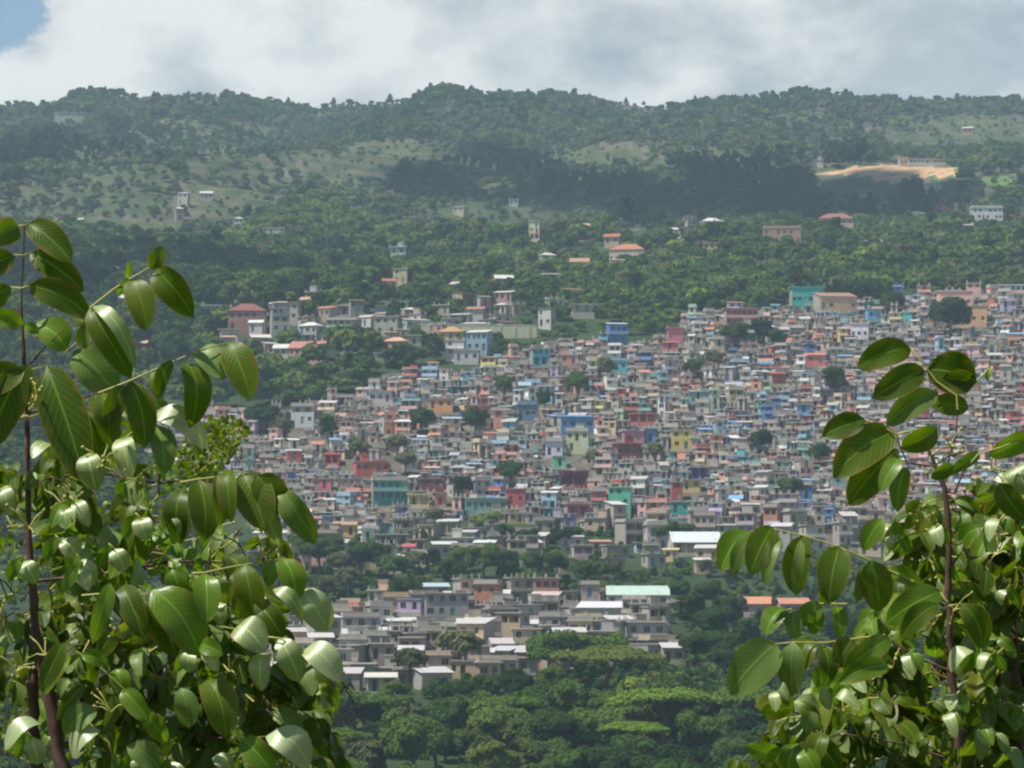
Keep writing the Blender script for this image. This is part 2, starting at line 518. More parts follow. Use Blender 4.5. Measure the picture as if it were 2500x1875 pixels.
# ---------------------------------------------------------------- boxes and tubes
class MB:
    """collects coloured faces for one mesh"""

    def __init__(s):
        s.v, s.f, s.m, s.c = [], [], [], []

    def face(s, pts, mat=0, col=(0.3, 0.3, 0.3)):
        k = len(s.v)
        s.v += [tuple(p) for p in pts]
        s.f.append(tuple(range(k, k + len(pts))))
        s.m.append(mat)
        s.c.append(col)

    def box(s, x0, x1, y0, y1, z0, z1, mat=0, col=(0.3, 0.3, 0.3), skip=''):
        k = len(s.v)
        s.v += [(x0, y0, z0), (x1, y0, z0), (x1, y1, z0), (x0, y1, z0), (x0, y0, z1), (x1, y0, z1), (x1, y1, z1), (x0, y1, z1)]
        for key, q in (('b', (0, 3, 2, 1)), ('t', (4, 5, 6, 7)), ('f', (0, 1, 5, 4)), ('r', (1, 2, 6, 5)), ('k', (2, 3, 7, 6)), ('l', (3, 0, 4, 7))):
            if key in skip:
                continue
            s.f.append(tuple(k + i for i in q))
            s.m.append(mat)
            s.c.append(col)

    def prism(s, prof, x0, x1, mat=0, col=(0.3, 0.3, 0.3)):
        """profile of (y, z) points extruded along x"""
        n = len(prof)
        k = len(s.v)
        s.v += [(x0, p[0], p[1]) for p in prof] + [(x1, p[0], p[1]) for p in prof]
        s.f.append(tuple(k + i for i in range(n)))
        s.f.append(tuple(k + n + i for i in reversed(range(n))))
        for i in range(n):
            j = (i + 1) % n
            s.f.append((k + i, k + n + i, k + n + j, k + j))
        s.m += [mat] * (n + 2)
        s.c += [col] * (n + 2)

    def tube(s, pts, rad, n=6, mat=0, col=(0.3, 0.3, 0.3)):
        pts = [Vector(p) for p in pts]
        rad = rad if isinstance(rad, (list, tuple)) else [rad] * len(pts)
        k0 = len(s.v)
        for i, p in enumerate(pts):
            t = (pts[min(i + 1, len(pts) - 1)] - pts[max(i - 1, 0)]).normalized()
            u = t.cross(Vector((0.31, 0.9, 0.21))).normalized()
            w = t.cross(u)
            for j in range(n):
                a = 2 * math.pi * j / n
                s.v.append(tuple(p + (u * math.cos(a) + w * math.sin(a)) * rad[i]))
        for i in range(len(pts) - 1):
            for j in range(n):
                a, b_ = k0 + i * n + j, k0 + i * n + (j + 1) % n
                s.f.append((a, b_, b_ + n, a + n))
                s.m.append(mat)
                s.c.append(col)
        s.f.append(tuple(k0 + (len(pts) - 1) * n + j for j in range(n)))
        s.m.append(mat)
        s.c.append(col)

    def build(s, name, mats, parent=None, smooth=False):
        me = mesh(name, s.v, s.f, mats, s.m, s.c, smooth)
        return link(name, me, parent)


# ---------------------------------------------------------------- houses
CONC = (0.34, 0.32, 0.29)
PANE = (0.018, 0.02, 0.024)


def house_parts(rg, w, d, st, wall, roof='slab', rcol=CONC, trim=None, sh=2.75, deep=4.0, openp=0.3, side=True):
    """(part name, MB) pairs of one house standing at the origin with its front towards -y"""
    parts = []
    trim = trim or tuple(min(0.85, c * 1.25 + 0.05) for c in wall)
    Hh = st * sh
    wl = MB()
    ops = []                                   # openings in the front: x0, x1, z0, z1, depth, kind
    for s in range(st):
        z = s * sh
        if rg.random() < openp and w > 3.5:     # a gallery open along the storey
            ops.append((-w / 2 + 0.35, w / 2 - 0.35, z + (0.15 if s == 0 else 0.95), z + 2.35, 1.3, 'gallery'))
            continue
        n = max(1, int(w / rg.uniform(1.5, 2.4)))
        dk = rg.randrange(n) if s == 0 or rg.random() < 0.35 else -1
        for k in range(n):
            cx = -w / 2 + (k + 0.5) * w / n + rg.uniform(-0.15, 0.15)
            if k == dk:
                ops.append((cx - 0.45, cx + 0.45, z + 0.1, z + 2.15, 0.18, 'door'))
            elif rg.random() < 0.85:
                hw = rg.uniform(0.4, 0.65)
                ops.append((cx - hw, cx + hw, z + 0.95, z + 2.1, 0.22, 'window'))
    xs = sorted({-w / 2, w / 2, *[round(o[0], 3) for o in ops], *[round(o[1], 3) for o in ops]})
    zs = sorted({-deep, Hh, *[round(o[2], 3) for o in ops], *[round(o[3], 3) for o in ops]})
    yf = -d / 2
    for i in range(len(xs) - 1):
        for j in range(len(zs) - 1):
            mx, mz = (xs[i] + xs[i + 1]) / 2, (zs[j] + zs[j + 1]) / 2
            if any(o[0] < mx < o[1] and o[2] < mz < o[3] for o in ops):
                continue
            wl.face([(xs[i], yf, zs[j]), (xs[i + 1], yf, zs[j]), (xs[i + 1], yf, zs[j + 1]), (xs[i], yf, zs[j + 1])], 0, wall)
    side_c = wall if rg.random() < 0.45 else (0.30, 0.285, 0.26)
    wl.face([(w / 2, yf, -deep), (w / 2, d / 2, -deep), (w / 2, d / 2, Hh), (w / 2, yf, Hh)], 0, side_c)
    wl.face([(-w / 2, d / 2, -deep), (-w / 2, yf, -deep), (-w / 2, yf, Hh), (-w / 2, d / 2, Hh)], 0, side_c)
    wl.face([(w / 2, d / 2, -deep), (-w / 2, d / 2, -deep), (-w / 2, d / 2, Hh), (w / 2, d / 2, Hh)], 0, side_c)
    if roof in ('slab', 'terrace', 'tin', 'gable'):
        wl.face([(-w / 2, yf, Hh), (w / 2, yf, Hh), (w / 2, d / 2, Hh), (-w / 2, d / 2, Hh)], 0, CONC)
    for o in ops:                              # reveals
        x0, x1, z0, z1, dp, k = o
        x0, x1, z0, z1 = round(x0, 3), round(x1, 3), round(z0, 3), round(z1, 3)
        y1 = yf + dp
        wl.face([(x0, yf, z0), (x0, y1, z0), (x0, y1, z1), (x0, yf, z1)], 0, trim)
        wl.face([(x1, y1, z0), (x1, yf, z0), (x1, yf, z1), (x1, y1, z1)], 0, trim)
        wl.face([(x0, y1, z1), (x1, y1, z1), (x1, yf, z1), (x0, yf, z1)], 0, trim)
        wl.face([(x0, yf, z0), (x1, yf, z0), (x1, y1, z0), (x0, y1, z0)], 0, trim)
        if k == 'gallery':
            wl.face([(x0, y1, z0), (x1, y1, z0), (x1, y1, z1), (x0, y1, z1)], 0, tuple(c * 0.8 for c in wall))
            n = max(2, int((x1 - x0) / 2.2))
            for q in range(1, n):
                rail = MB()
                xx = x0 + (x1 - x0) * q / n
                rail.box(xx - 0.1, xx + 0.1, yf + 0.02, yf + 0.22, z0, z1, 0, trim)
                parts.append(('porch_column', rail))
            for q in range(n):
                if rg.random() < 0.7:
                    wd = MB()
                    xx = x0 + (x1 - x0) * (q + 0.5) / n
                    wd.box(xx - 0.42, xx + 0.42, y1 - 0.03, y1 - 0.005, max(z0, z0 + 0.0), z1 - 0.25, 2, PANE)
                    parts.append(('door', wd))
        else:
            wd = MB()
            if k == 'door':
                dc = rg.choice([(0.10, 0.05, 0.03), (0.05, 0.12, 0.22), (0.02, 0.02, 0.02), (0.25, 0.25, 0.24), (0.04, 0.15, 0.12)])
                wd.box(x0, x1, y1 - 0.04, y1, z0, z1, 2, dc)
                parts.append(('door', wd))
            else:
                wd.box(x0, x1, y1 - 0.02, y1, z0, z1, 2, PANE)
                wd.box((x0 + x1) / 2 - 0.03, (x0 + x1) / 2 + 0.03, y1 - 0.06, y1 - 0.022, z0, z1, 0, trim)
                parts.append(('window', wd))
    parts.insert(0, ('wall', wl))
    if side and d > 3:                          # windows on the flanks, set 3 cm proud as framed shutters
        for sx in (-1, 1):
            for s in range(st):
                if rg.random() < 0.5:
                    wd = MB()
                    yy = rg.uniform(-d / 4, d / 4)
                    z = s * sh
                    a, b_ = sorted((sx * (w / 2 + 0.003), sx * (w / 2 + 0.04)))
                    wd.box(a, b_, yy - 0.45, yy + 0.45, z + 0.95, z + 2.05, 2, PANE)
                    parts.append(('window', wd))
    rf = MB()
    ov = rg.uniform(0.2, 0.5)
    if roof in ('slab', 'terrace'):
        rf.box(-w / 2 - ov, w / 2 + ov, yf - ov, d / 2 + ov * 0.4, Hh + 0.003, Hh + 0.2, 0, rcol)
        parts.append(('roof', rf))
        if roof == 'terrace':
            pp = MB()
            h = rg.uniform(0.6, 0.95)
            pc = wall if rg.random() < 0.6 else CONC
            pp.box(-w / 2, w / 2, yf, yf + 0.15, Hh + 0.203, Hh + 0.2 + h, 0, pc)
            pp.box(-w / 2, -w / 2 + 0.15, yf + 0.153, d / 2, Hh + 0.203, Hh + 0.2 + h, 0, pc)
            pp.box(w / 2 - 0.15, w / 2, yf + 0.153, d / 2, Hh + 0.203, Hh + 0.2 + h, 0, pc)
            parts.append(('parapet', pp))
        elif rg.random() < 0.55:
            for xx in (-w / 2 + 0.15, w / 2 - 0.15, 0.0)[: rg.choice([2, 3])]:
                for yy in (yf + 0.15, d / 2 - 0.2):
                    pp = MB()
                    pp.box(xx - 0.13, xx + 0.13, yy - 0.13, yy + 0.13, Hh + 0.203, Hh + 0.2 + rg.uniform(0.6, 1.1), 0, CONC)
                    parts.append(('column_stub', pp))
        if rg.random() < 0.22 and w > 4:
            pp = MB()
            q = rg.uniform(-w / 4, w / 4)
            pp.box(q - 1.1, q + 1.1, 0.2, min(2.2, d / 2 - 0.1), Hh + 0.203, Hh + 2.2, 0, side_c)
            pp.box(q - 1.25, q + 1.25, 0.05, min(2.35, d / 2), Hh + 2.203, Hh + 2.32, 0, rcol)
            parts.append(('stairhead', pp))
    elif roof == 'tin':
        r = d * rg.uniform(0.10, 0.22)
        rf.prism([(yf - ov, Hh + 0.04), (d / 2 + 0.2, Hh + r + 0.04), (d / 2 + 0.2, Hh + r + 0.11), (yf - ov, Hh + 0.11)], -w / 2 - ov, w / 2 + ov, 1, rcol)
        wl.prism([(yf, Hh), (d / 2, Hh), (d / 2, Hh + r * 0.97)], -w / 2, w / 2, 0, side_c)
        parts.append(('roof', rf))
    elif roof == 'gable':
        r = d * rg.uniform(0.20, 0.30)
        rf.prism([(yf - ov, Hh + 0.03), (0, Hh + r + 0.1), (d / 2 + ov, Hh + 0.03), (d / 2 + ov, Hh + 0.12), (0, Hh + r + 0.2), (yf - ov, Hh + 0.12)], -w / 2 - ov, w / 2 + ov, 1, rcol)
        wl.prism([(yf, Hh), (d / 2, Hh), (0, Hh + r)], -w / 2, w / 2, 0, wall)
        parts.append(('roof', rf))
    elif roof == 'hip':
        r = d * 0.28
        e = Hh + 0.02
        a = [(-w / 2 - ov, yf - ov, e), (w / 2 + ov, yf - ov, e), (w / 2 + ov, d / 2 + ov, e), (-w / 2 - ov, d / 2 + ov, e)]
        q = max(0.1, w / 2 - d * 0.45)
        p0, p1 = (-q, 0, e + r), (q, 0, e + r)
        rf.face([a[0], a[1], p1, p0], 1, rcol)
        rf.face([a[1], a[2], p1], 1, rcol)
        rf.face([a[2], a[3], p0, p1], 1, rcol)
        rf.face([a[3], a[0], p0], 1, rcol)
        rf.face([a[3], a[2], a[1], a[0]], 1, rcol)
        parts.append(('roof', rf))
    if st > 1 and rg.random() < 0.5:             # projecting balcony slab
        bl = MB()
        z = sh * rg.randrange(1, st)
        bl.box(-w / 2 - 0.1, w / 2 + 0.1, yf - 0.75, yf - 0.003, z - 0.16, z, 0, CONC)
        bl.box(-w / 2 - 0.1, w / 2 + 0.1, yf - 0.75, yf - 0.65, z + 0.003, z + 0.7, 0, trim)
        parts.append(('balcony', bl))
    return parts


def house_thing(name, parts, loc, rz, label, cat, group):
    root = link(name, None, None, loc)
    root.rotation_euler.z = rz
    tag(root, label, cat, group)
    for pn, mb in parts:
        mb.build(pn, HM, root)
    return root


class Merge:
    def __init__(s):
        s.v, s.f, s.m, s.c = [], [], [], []

    def add(s, parts, loc, rz):
        ca, sa = math.cos(rz), math.sin(rz)
        for _n, mb in parts:
            k = len(s.v)
            s.v += [(x * ca - y * sa + loc[0], x * sa + y * ca + loc[1], z + loc[2]) for x, y, z in mb.v]
            s.f += [tuple(k + i for i in f) for f in mb.f]
            s.m += mb.m
            s.c += mb.c


PALETTE = [
    ('grey block', (0.37, 0.335, 0.30), 17), ('pale grey', (0.50, 0.48, 0.45), 14), ('sand beige', (0.53, 0.42, 0.30), 16),
    ('salmon', (0.58, 0.28, 0.20), 14), ('dusty pink', (0.58, 0.36, 0.33), 18), ('brick red', (0.40, 0.11, 0.09), 7),
    ('powder blue', (0.27, 0.43, 0.54), 9), ('turquoise', (0.10, 0.36, 0.40), 4), ('deep blue', (0.07, 0.16, 0.38), 4), ('sea green', (0.16, 0.36, 0.30), 4),
    ('pale green', (0.38, 0.46, 0.33), 4), ('lilac', (0.40, 0.36, 0.48), 4), ('mustard', (0.52, 0.42, 0.17), 3), ('white', (0.66, 0.65, 0.61), 5)]
PNAMES = [p[0] for p in PALETTE]
PCOL = {p[0]: p[1] for p in PALETTE}
PWT = [p[2] for p in PALETTE]
ROOFC = [((0.50, 0.50, 0.49), 3), ((0.33, 0.31, 0.30), 6), ((0.22, 0.14, 0.10), 4), ((0.36, 0.15, 0.11), 2), ((0.14, 0.28, 0.45), 1.4), ((0.28, 0.38, 0.44), 2)]


def jit(rg, c, a=0.12):
    k = 1 + rg.uniform(-a, a)
    return tuple(min(0.85, max(0.01, v * k * (1 + rg.uniform(-a, a) * 0.35))) for v in c)


PLACED = []            # footprints: x, y, radius, screen box
LAND = []              # landmarks for wording: px, py, phrase


def ordw(n):
    base = ['', 'first', 'second', 'third', 'fourth', 'fifth', 'sixth', 'seventh', 'eighth', 'ninth', 'tenth', 'eleventh', 'twelfth', 'thirteenth', 'fourteenth', 'fifteenth', 'sixteenth', 'seventeenth', 'eighteenth', 'nineteenth']
    tens = {20: ('twentieth', 'twenty'), 30: ('thirtieth', 'thirty'), 40: ('fortieth', 'forty')}
    if n < 20:
        return base[n]
    t = n // 10 * 10
    return tens[t][0] if n % 10 == 0 else tens[t][1] + '-' + base[n % 10]


def place(px, row, wpx, hpx, wall, roof, rcol, label, phrase=None, name='hillside_house', cat='house', group='houses crowded on the hillside', st=None, rz=0.0, dfac=0.9, openp=0.3, trim=None, lift=0.0):
    """a surveyed house: centre px, foot row, size in survey pixels"""
    rg = random.Random(int(px * 7 + row))
    x, y, z = hit(px, row)
    k = y / FPX
    w, h = wpx * k, hpx * k
    st = st or max(1, round(h / 2.9))
    sh = h / st
    if sh < 2.2:
        sh = 2.5
    if roof in ('tin', 'gable', 'hip'):
        rcol = tuple(c * 0.68 for c in rcol)
    parts = house_parts(rg, w, max(3.0, min(9.0, w * dfac)), st, wall, roof, rcol, sh=sh, openp=openp, trim=trim)
    o = house_thing(name, parts, (x, y, z + lift), rz, label, cat, group)
    PLACED.append((x, y, max(w, 5) / 2, (px - wpx / 2, px + wpx / 2, row - hpx - 10, row)))
    if phrase:
        LAND.append((px, row - hpx / 2, phrase))
    return o


# surveyed, distinctive houses of the crowded hillside
L_ = [
    (1506, 842, 46, 46, (0.05, 0.19, 0.42), 'tin', (0.55, 0.66, 0.72), 'tall deep blue house with pale roof standing above its neighbours by the woods', 'tall blue house', 2),
    (1512, 908, 38, 24, (0.13, 0.42, 0.50), 'terrace', CONC, 'small cyan house below the tall deep blue one', 'small cyan house', 1),
    (1317, 893, 42, 40, (0.08, 0.37, 0.44), 'slab', CONC, 'turquoise house at the upper edge of the crowded slope beside the trees', 'turquoise house', 2),
    (1389, 893, 46, 22, (0.50, 0.24, 0.19), 'slab', CONC, 'wide salmon house between the turquoise house and the tall blue house', 'wide salmon house', 1),
    (1648, 832, 38, 30, (0.58, 0.15, 0.20), 'slab', (0.45, 0.25, 0.25), 'bright pink house at the edge of the woods', 'bright pink house', 1),
    (1637, 858, 36, 18, (0.56, 0.14, 0.15), 'tin', (0.5, 0.18, 0.16), 'coral red house just below the bright pink house', None, 1),
    (1970, 744, 80, 40, (0.03, 0.36, 0.31), 'slab', (0.10, 0.40, 0.36), 'large teal building on the top edge of the settlement', 'large teal building', 1),
    (2100, 828, 42, 36, (0.60, 0.60, 0.66), 'slab', (0.6, 0.6, 0.62), 'whitish cube house with clean plaster among brown houses', 'whitish cube house', 1),
    (1989, 892, 48, 18, (0.62, 0.20, 0.17), 'tin', (0.62, 0.22, 0.18), 'low coral house with matching coral roof', 'low coral house', 1),
    (1898, 936, 34, 20, (0.45, 0.08, 0.05), 'tin', (0.5, 0.10, 0.06), 'small house with vivid red sheet roof', 'vivid red roof', 1),
    (1662, 1100, 48, 36, (0.52, 0.43, 0.12), 'slab', CONC, 'mustard yellow two-storey house standing alone in its colour', 'mustard yellow house', 2),
    (1531, 1116, 62, 30, (0.19, 0.04, 0.05), 'slab', (0.3, 0.12, 0.12), 'wide dark maroon house with gallery near the yellow house', 'dark maroon house', 1),
    (1545, 1084, 50, 26, (0.50, 0.20, 0.22), 'slab', CONC, 'rose pink house directly above the wide dark maroon house', None, 1),
    (1366, 1140, 32, 24, (0.14, 0.45, 0.28), 'slab', CONC, 'small bright mint green house below the lilac facade', 'mint green house', 1),
    (1411, 1106, 55, 48, (0.42, 0.46, 0.30), 'terrace', CONC, 'tall pale green house of two floors with terrace', 'tall pale green house', 2),
    (1354, 1116, 42, 34, (0.50, 0.50, 0.62), 'terrace', CONC, 'pale lilac house front beside the tall pale green house', 'pale lilac house', 1),
    (1404, 1052, 80, 30, (0.08, 0.20, 0.44), 'tin', (0.12, 0.28, 0.52), 'long royal blue house with blue roof', 'long royal blue house', 1),
    (1402, 1186, 66, 34, (0.17, 0.03, 0.05), 'slab', (0.3, 0.1, 0.1), 'big maroon block with deep open gallery', 'big maroon block', 1),
    (1514, 1266, 54, 56, (0.09, 0.39, 0.27), 'slab', (0.3, 0.5, 0.4), 'three-storey emerald green block with light floor bands', 'emerald green block', 3),
    (1662, 1252, 46, 26, (0.03, 0.29, 0.27), 'slab', (0.3, 0.45, 0.42), 'teal house at the foot of the brick red tower', 'low teal house', 1),
    (1347, 1268, 42, 24, (0.03, 0.24, 0.25), 'slab', CONC, 'dark teal house next to the violet house', 'dark teal house', 1),
    (1387, 1284, 36, 28, (0.20, 0.18, 0.48), 'slab', CONC, 'violet house at the bottom edge of the settlement', 'violet house', 1),
    (1408, 1258, 58, 27, (0.50, 0.15, 0.22), 'slab', CONC, 'hot pink house directly above the violet house', None, 1),
    (1688, 1198, 44, 24, (0.52, 0.43, 0.15), 'slab', CONC, 'ochre yellow house beside the brick red tower', 'ochre yellow house', 1),
    (1652, 1224, 27, 42, (0.38, 0.10, 0.08), 'slab', CONC, 'narrow brick red tower house of two floors', 'brick red tower', 2),
    (1703, 1166, 42, 24, (0.12, 0.12, 0.40), 'slab', (0.5, 0.5, 0.5), 'indigo blue house above the ochre yellow house', 'indigo house', 1),
    (811, 1138, 38, 22, (0.52, 0.06, 0.05), 'tin', (0.55, 0.10, 0.07), 'scarlet house near the left edge of the settlement', 'scarlet house', 1),
    (905, 1160, 80, 26, (0.40, 0.10, 0.08), 'slab', (0.42, 0.2, 0.18), 'long crimson house beside the scarlet house', 'long crimson house', 1),
    (796, 1198, 30, 24, (0.52, 0.13, 0.17), 'slab', CONC, 'small raspberry pink cube house by the big leaves', 'raspberry cube house', 1),
    (950, 1226, 84, 50, (0.06, 0.24, 0.21), 'terrace', CONC, 'broad dark green two-storey house with terrace', 'broad dark green house', 2),
    (1056, 1198, 60, 20, (0.15, 0.03, 0.06), 'slab', (0.3, 0.15, 0.15), 'low wine red house above the pale yellow one', 'wine red house', 1),
    (1021, 1235, 52, 26, (0.60, 0.52, 0.26), 'slab', (0.6, 0.55, 0.4), 'pale yellow house under the wine red house', 'pale yellow house', 1),
    (1073, 1238, 30, 30, (0.50, 0.22, 0.17), 'slab', CONC, 'narrow rose house adjoining the pale yellow house', None, 1),
    (1260, 1234, 46, 38, (0.40, 0.08, 0.10), 'slab', (0.4, 0.2, 0.2), 'square crimson house at the end of the sea green row', 'square crimson house', 1),
    (1185, 1248, 100, 30, (0.15, 0.30, 0.24), 'slab', (0.3, 0.4, 0.35), 'long sea green row house above the yellowish tree', 'long sea green house', 1),
    (1078, 1002, 58, 24, (0.55, 0.30, 0.13), 'slab', CONC, 'orange ochre house high on the slope', 'orange ochre house', 1),
    (1164, 1020, 58, 28, (0.45, 0.13, 0.12), 'slab', CONC, 'brick red house next to the orange ochre house', 'brick red long house', 1),
    (1289, 1024, 48, 34, (0.09, 0.17, 0.25), 'terrace', (0.2, 0.3, 0.42), 'slate blue house with darker ground floor', 'slate blue house', 1),
    (1572, 1032, 66, 20, (0.42, 0.12, 0.10), 'slab', (0.4, 0.2, 0.2), 'low red and pink house above the blue cube', None, 1),
    (1587, 1078, 28, 30, (0.12, 0.22, 0.44), 'slab', CONC, 'small cornflower blue cube house', 'cornflower blue cube', 1),
    (2357, 792, 105, 42, (0.52, 0.31, 0.18), 'slab', (0.5, 0.4, 0.3), 'wide orange brown house on the upper slope over the leafy sprig', 'wide orange brown house', 1),
    (2330, 750, 80, 36, (0.60, 0.38, 0.32), 'slab', (0.6, 0.5, 0.5), 'big pale pink house on the skyline of the settlement', 'big pale pink house', 1),
    (2038, 760, 92, 32, (0.47, 0.32, 0.21), 'tin', (0.4, 0.22, 0.16), 'long tan house adjoining the large teal building', 'long tan house', 1),
    (1808, 802, 78, 44, (0.36, 0.15, 0.13), 'slab', (0.4, 0.25, 0.22), 'broad brownish red house at the top of the slope', 'broad brownish red house', 2),
    (1826, 834, 40, 40, (0.44, 0.44, 0.40), 'terrace', CONC, 'tall ash grey house in front of the broad brownish red house', None, 2),
    (2132, 780, 36, 24, (0.15, 0.38, 0.56), 'slab', CONC, 'sky blue house near the top right of the settlement', 'sky blue house', 1),
    (1962, 1010, 32, 20, (0.10, 0.30, 0.50), 'slab', CONC, 'bright azure house amid grey houses', 'bright azure house', 1),
    (1140, 884, 60, 26, (0.42, 0.42, 0.40), 'slab', CONC, 'pale stone house with a brown flank below the yellow wall', 'pale stone house', 1),
    (740, 1042, 56, 38, (0.52, 0.55, 0.55), 'terrace', CONC, 'pale grey-blue house with stepped side on the left slope', 'stepped grey-blue house', 2),
    (930, 986, 56, 26, (0.46, 0.44, 0.44), 'slab', CONC, 'light grey gallery house under the wooded spur', 'light gallery house', 1),
]
for (px, row, wp, hp, wall, roof, rc, lab, ph, st) in L_:
    place(px, row, wp, hp, wall, roof, rc, lab, ph, st=st, rz=R(((px * 13 + row * 7) % 21) - 10), openp=0.4 if 'galler' in lab else 0.25)
N_LAND = len(PLACED)

# the rest of the crowded slope
rg = random.Random(77)
cand = []
y = 902.0
while y < 1290:
    half = y * 0.16
    x = -half + rg.uniform(0, 4)
    while x < half:
        w = rg.choice([1.9, 2.1, 2.4, 2.6, 2.9, 3.3, 3.8, 4.6])
        xx, yy = x + w / 2, y + rg.uniform(-2.2, 2.2)
        cand.append((xx, yy, w))
        x += w + (rg.uniform(0.0, 0.6) if rg.random() < 0.85 else rg.uniform(0.8, 3.5))
    y += rg.uniform(4.2, 5.2)
cand = np.array(cand)
cz = Hgt(cand[:, 0], cand[:, 1])
cpx, cpy = proj(cand[:, 0], cand[:, 1], cz)
keep = inpoly(SLUM, cpx, cpy - 10)
SLUMTREES = [(970, 1130, 12), (1160, 1075, 11), (1410, 985, 12), (2322, 838, 16), (1795, 850, 10), (1862, 848, 10), (870, 1130, 9), (990, 1165, 10), (2040, 985, 12), (1245, 1190, 9), (1130, 1225, 8), (1480, 930, 9), (1230, 980, 8), (1600, 1130, 8), (1745, 905, 9), (1690, 930, 8), (1900, 860, 8), (2180, 775, 10), (2100, 745, 10), (1030, 1060, 8), (1330, 1010, 7), (800, 1085, 9), (700, 1080, 9), (640, 1060, 10), (2000, 1140, 8), (1860, 1110, 8), (1930, 1230, 9), (1450, 1150, 8)]
TREEXY = []
for (px, row, h) in SLUMTREES:
    TREEXY.append((*hit(px, row), h, px, row))
houses = []
for (xx, yy, w), k, z, px, py in zip(cand, keep, cz, cpx, cpy):
    if not k:
        continue
    if any((xx - a) ** 2 + (yy - b_) ** 2 < (r + w / 2 + 0.2) ** 2 or (abs(xx - a) < r + w * 0.3 and -9 < yy - b_ < 0) for a, b_, r, _ in PLACED[:N_LAND]):
        continue
    if any((xx - a) ** 2 + (yy - b_) ** 2 < 20 or (abs(xx - a) < 2.0 and -8 < yy - b_ < 0) for a, b_, *_ in TREEXY):
        continue
    houses.append((xx, yy, z, w, px, py))
houses.sort(key=lambda h: h[1])
specs = []
for (xx, yy, z, w, px, py) in houses:
    # the lower left flank is mostly bare block, the middle the most painted
    paint = 0.95 if 900 < px < 1800 else 0.82
    cn = rg.choices(PNAMES, PWT)[0]
    if rg.random() > paint:
        cn = 'grey block'
    roof = rg.choices(['slab', 'terrace', 'tin', 'gable'], [5, 3, 2.4, 0.3])[0]
    rc = jit(rg, (0.40, 0.38, 0.35), 0.2) if roof in ('slab', 'terrace') else jit(rg, rg.choices([r[0] for r in ROOFC], [r[1] for r in ROOFC])[0])
    st = rg.choices([1, 2, 3], [7, 2.6, 0.2])[0]
    if any(abs(xx - a) < r_ + w / 2 and 0 < b_ - yy < 24 for a, b_, r_, _ in PLACED[:N_LAND]):
        st, roof = 1, 'slab'
    specs.append(dict(x=xx, y=yy, z=z - 0.3, w=w, px=px, py=py - 12, cn=cn, roof=roof, rc=rc, st=st, d=rg.uniform(2.7, 3.8), sh=rg.uniform(1.75, 2.3), rz=R(rg.gauss(0, 13)), wall=jit(rg, PCOL[cn])))
ROOFADJ = {'slab': 'slab-roofed', 'terrace': 'terraced', 'tin': 'sheet-roofed', 'gable': 'gabled', 'hip': 'hip-roofed'}
STADJ = {1: 'low', 2: 'two-storey', 3: 'three-storey'}


def word_labels(items, noun, plural):
    """labels that place each item by its nearest landmark and its order there; item: px, py, adj (look), first (kind of look)"""
    buckets = {}
    for it in items:
        l = min(LAND, key=lambda q: math.hypot(q[0] - it['px'], (q[1] - it['py']) * 1.2))
        dx, dy = it['px'] - l[0], it['py'] - l[1]
        if abs(dx) > abs(dy):
            dr = 'right of' if dx > 0 else 'left of'
        else:
            dr = 'below' if dy > 0 else 'above'
        it['_d'] = math.hypot(dx, dy)
        buckets.setdefault((it['adj'], dr, l[2]), []).append(it)
    for (adj, dr, ph), v in buckets.items():
        v.sort(key=lambda q: q['_d'])
        for k, it in enumerate(v):
            if len(v) == 1:
                it['label'] = f'the only {adj} {noun} {dr} the {ph}'
            else:
                it['label'] = f'{adj} {noun}, {ordw(k + 1)} such {dr} the {ph}'


NEAR = specs[:300 - N_LAND]
FAR = specs[300 - N_LAND:]
for s_ in NEAR:
    s_['adj'] = f"{STADJ[s_['st']]} {s_['cn']} {ROOFADJ[s_['roof']]}"
assert all(q[1] < 1310 for q in LAND)
word_labels(NEAR, 'house', 'houses')
for s_ in NEAR:
    p = house_parts(rg, s_['w'], s_['d'], s_['st'], s_['wall'], s_['roof'], s_['rc'], sh=s_['sh'], openp=0.22)
    house_thing('hillside_house', p, (s_['x'], s_['y'], s_['z']), s_['rz'], s_['label'], 'house', 'houses crowded on the hillside')
mg = Merge()
for s_ in FAR:
    mg.add(house_parts(rg, s_['w'], s_['d'], s_['st'], s_['wall'], s_['roof'], s_['rc'], sh=s_['sh'], openp=0.22), (s_['x'], s_['y'], s_['z']), s_['rz'])
tag(link('upper_settlement', mesh('upper_settlement', mg.v, mg.f, HM, mg.m, mg.c)), 'dense mass of small block houses covering the upper slope', kind='stuff')
print('slum houses', len(specs), 'landmarks', N_LAND)

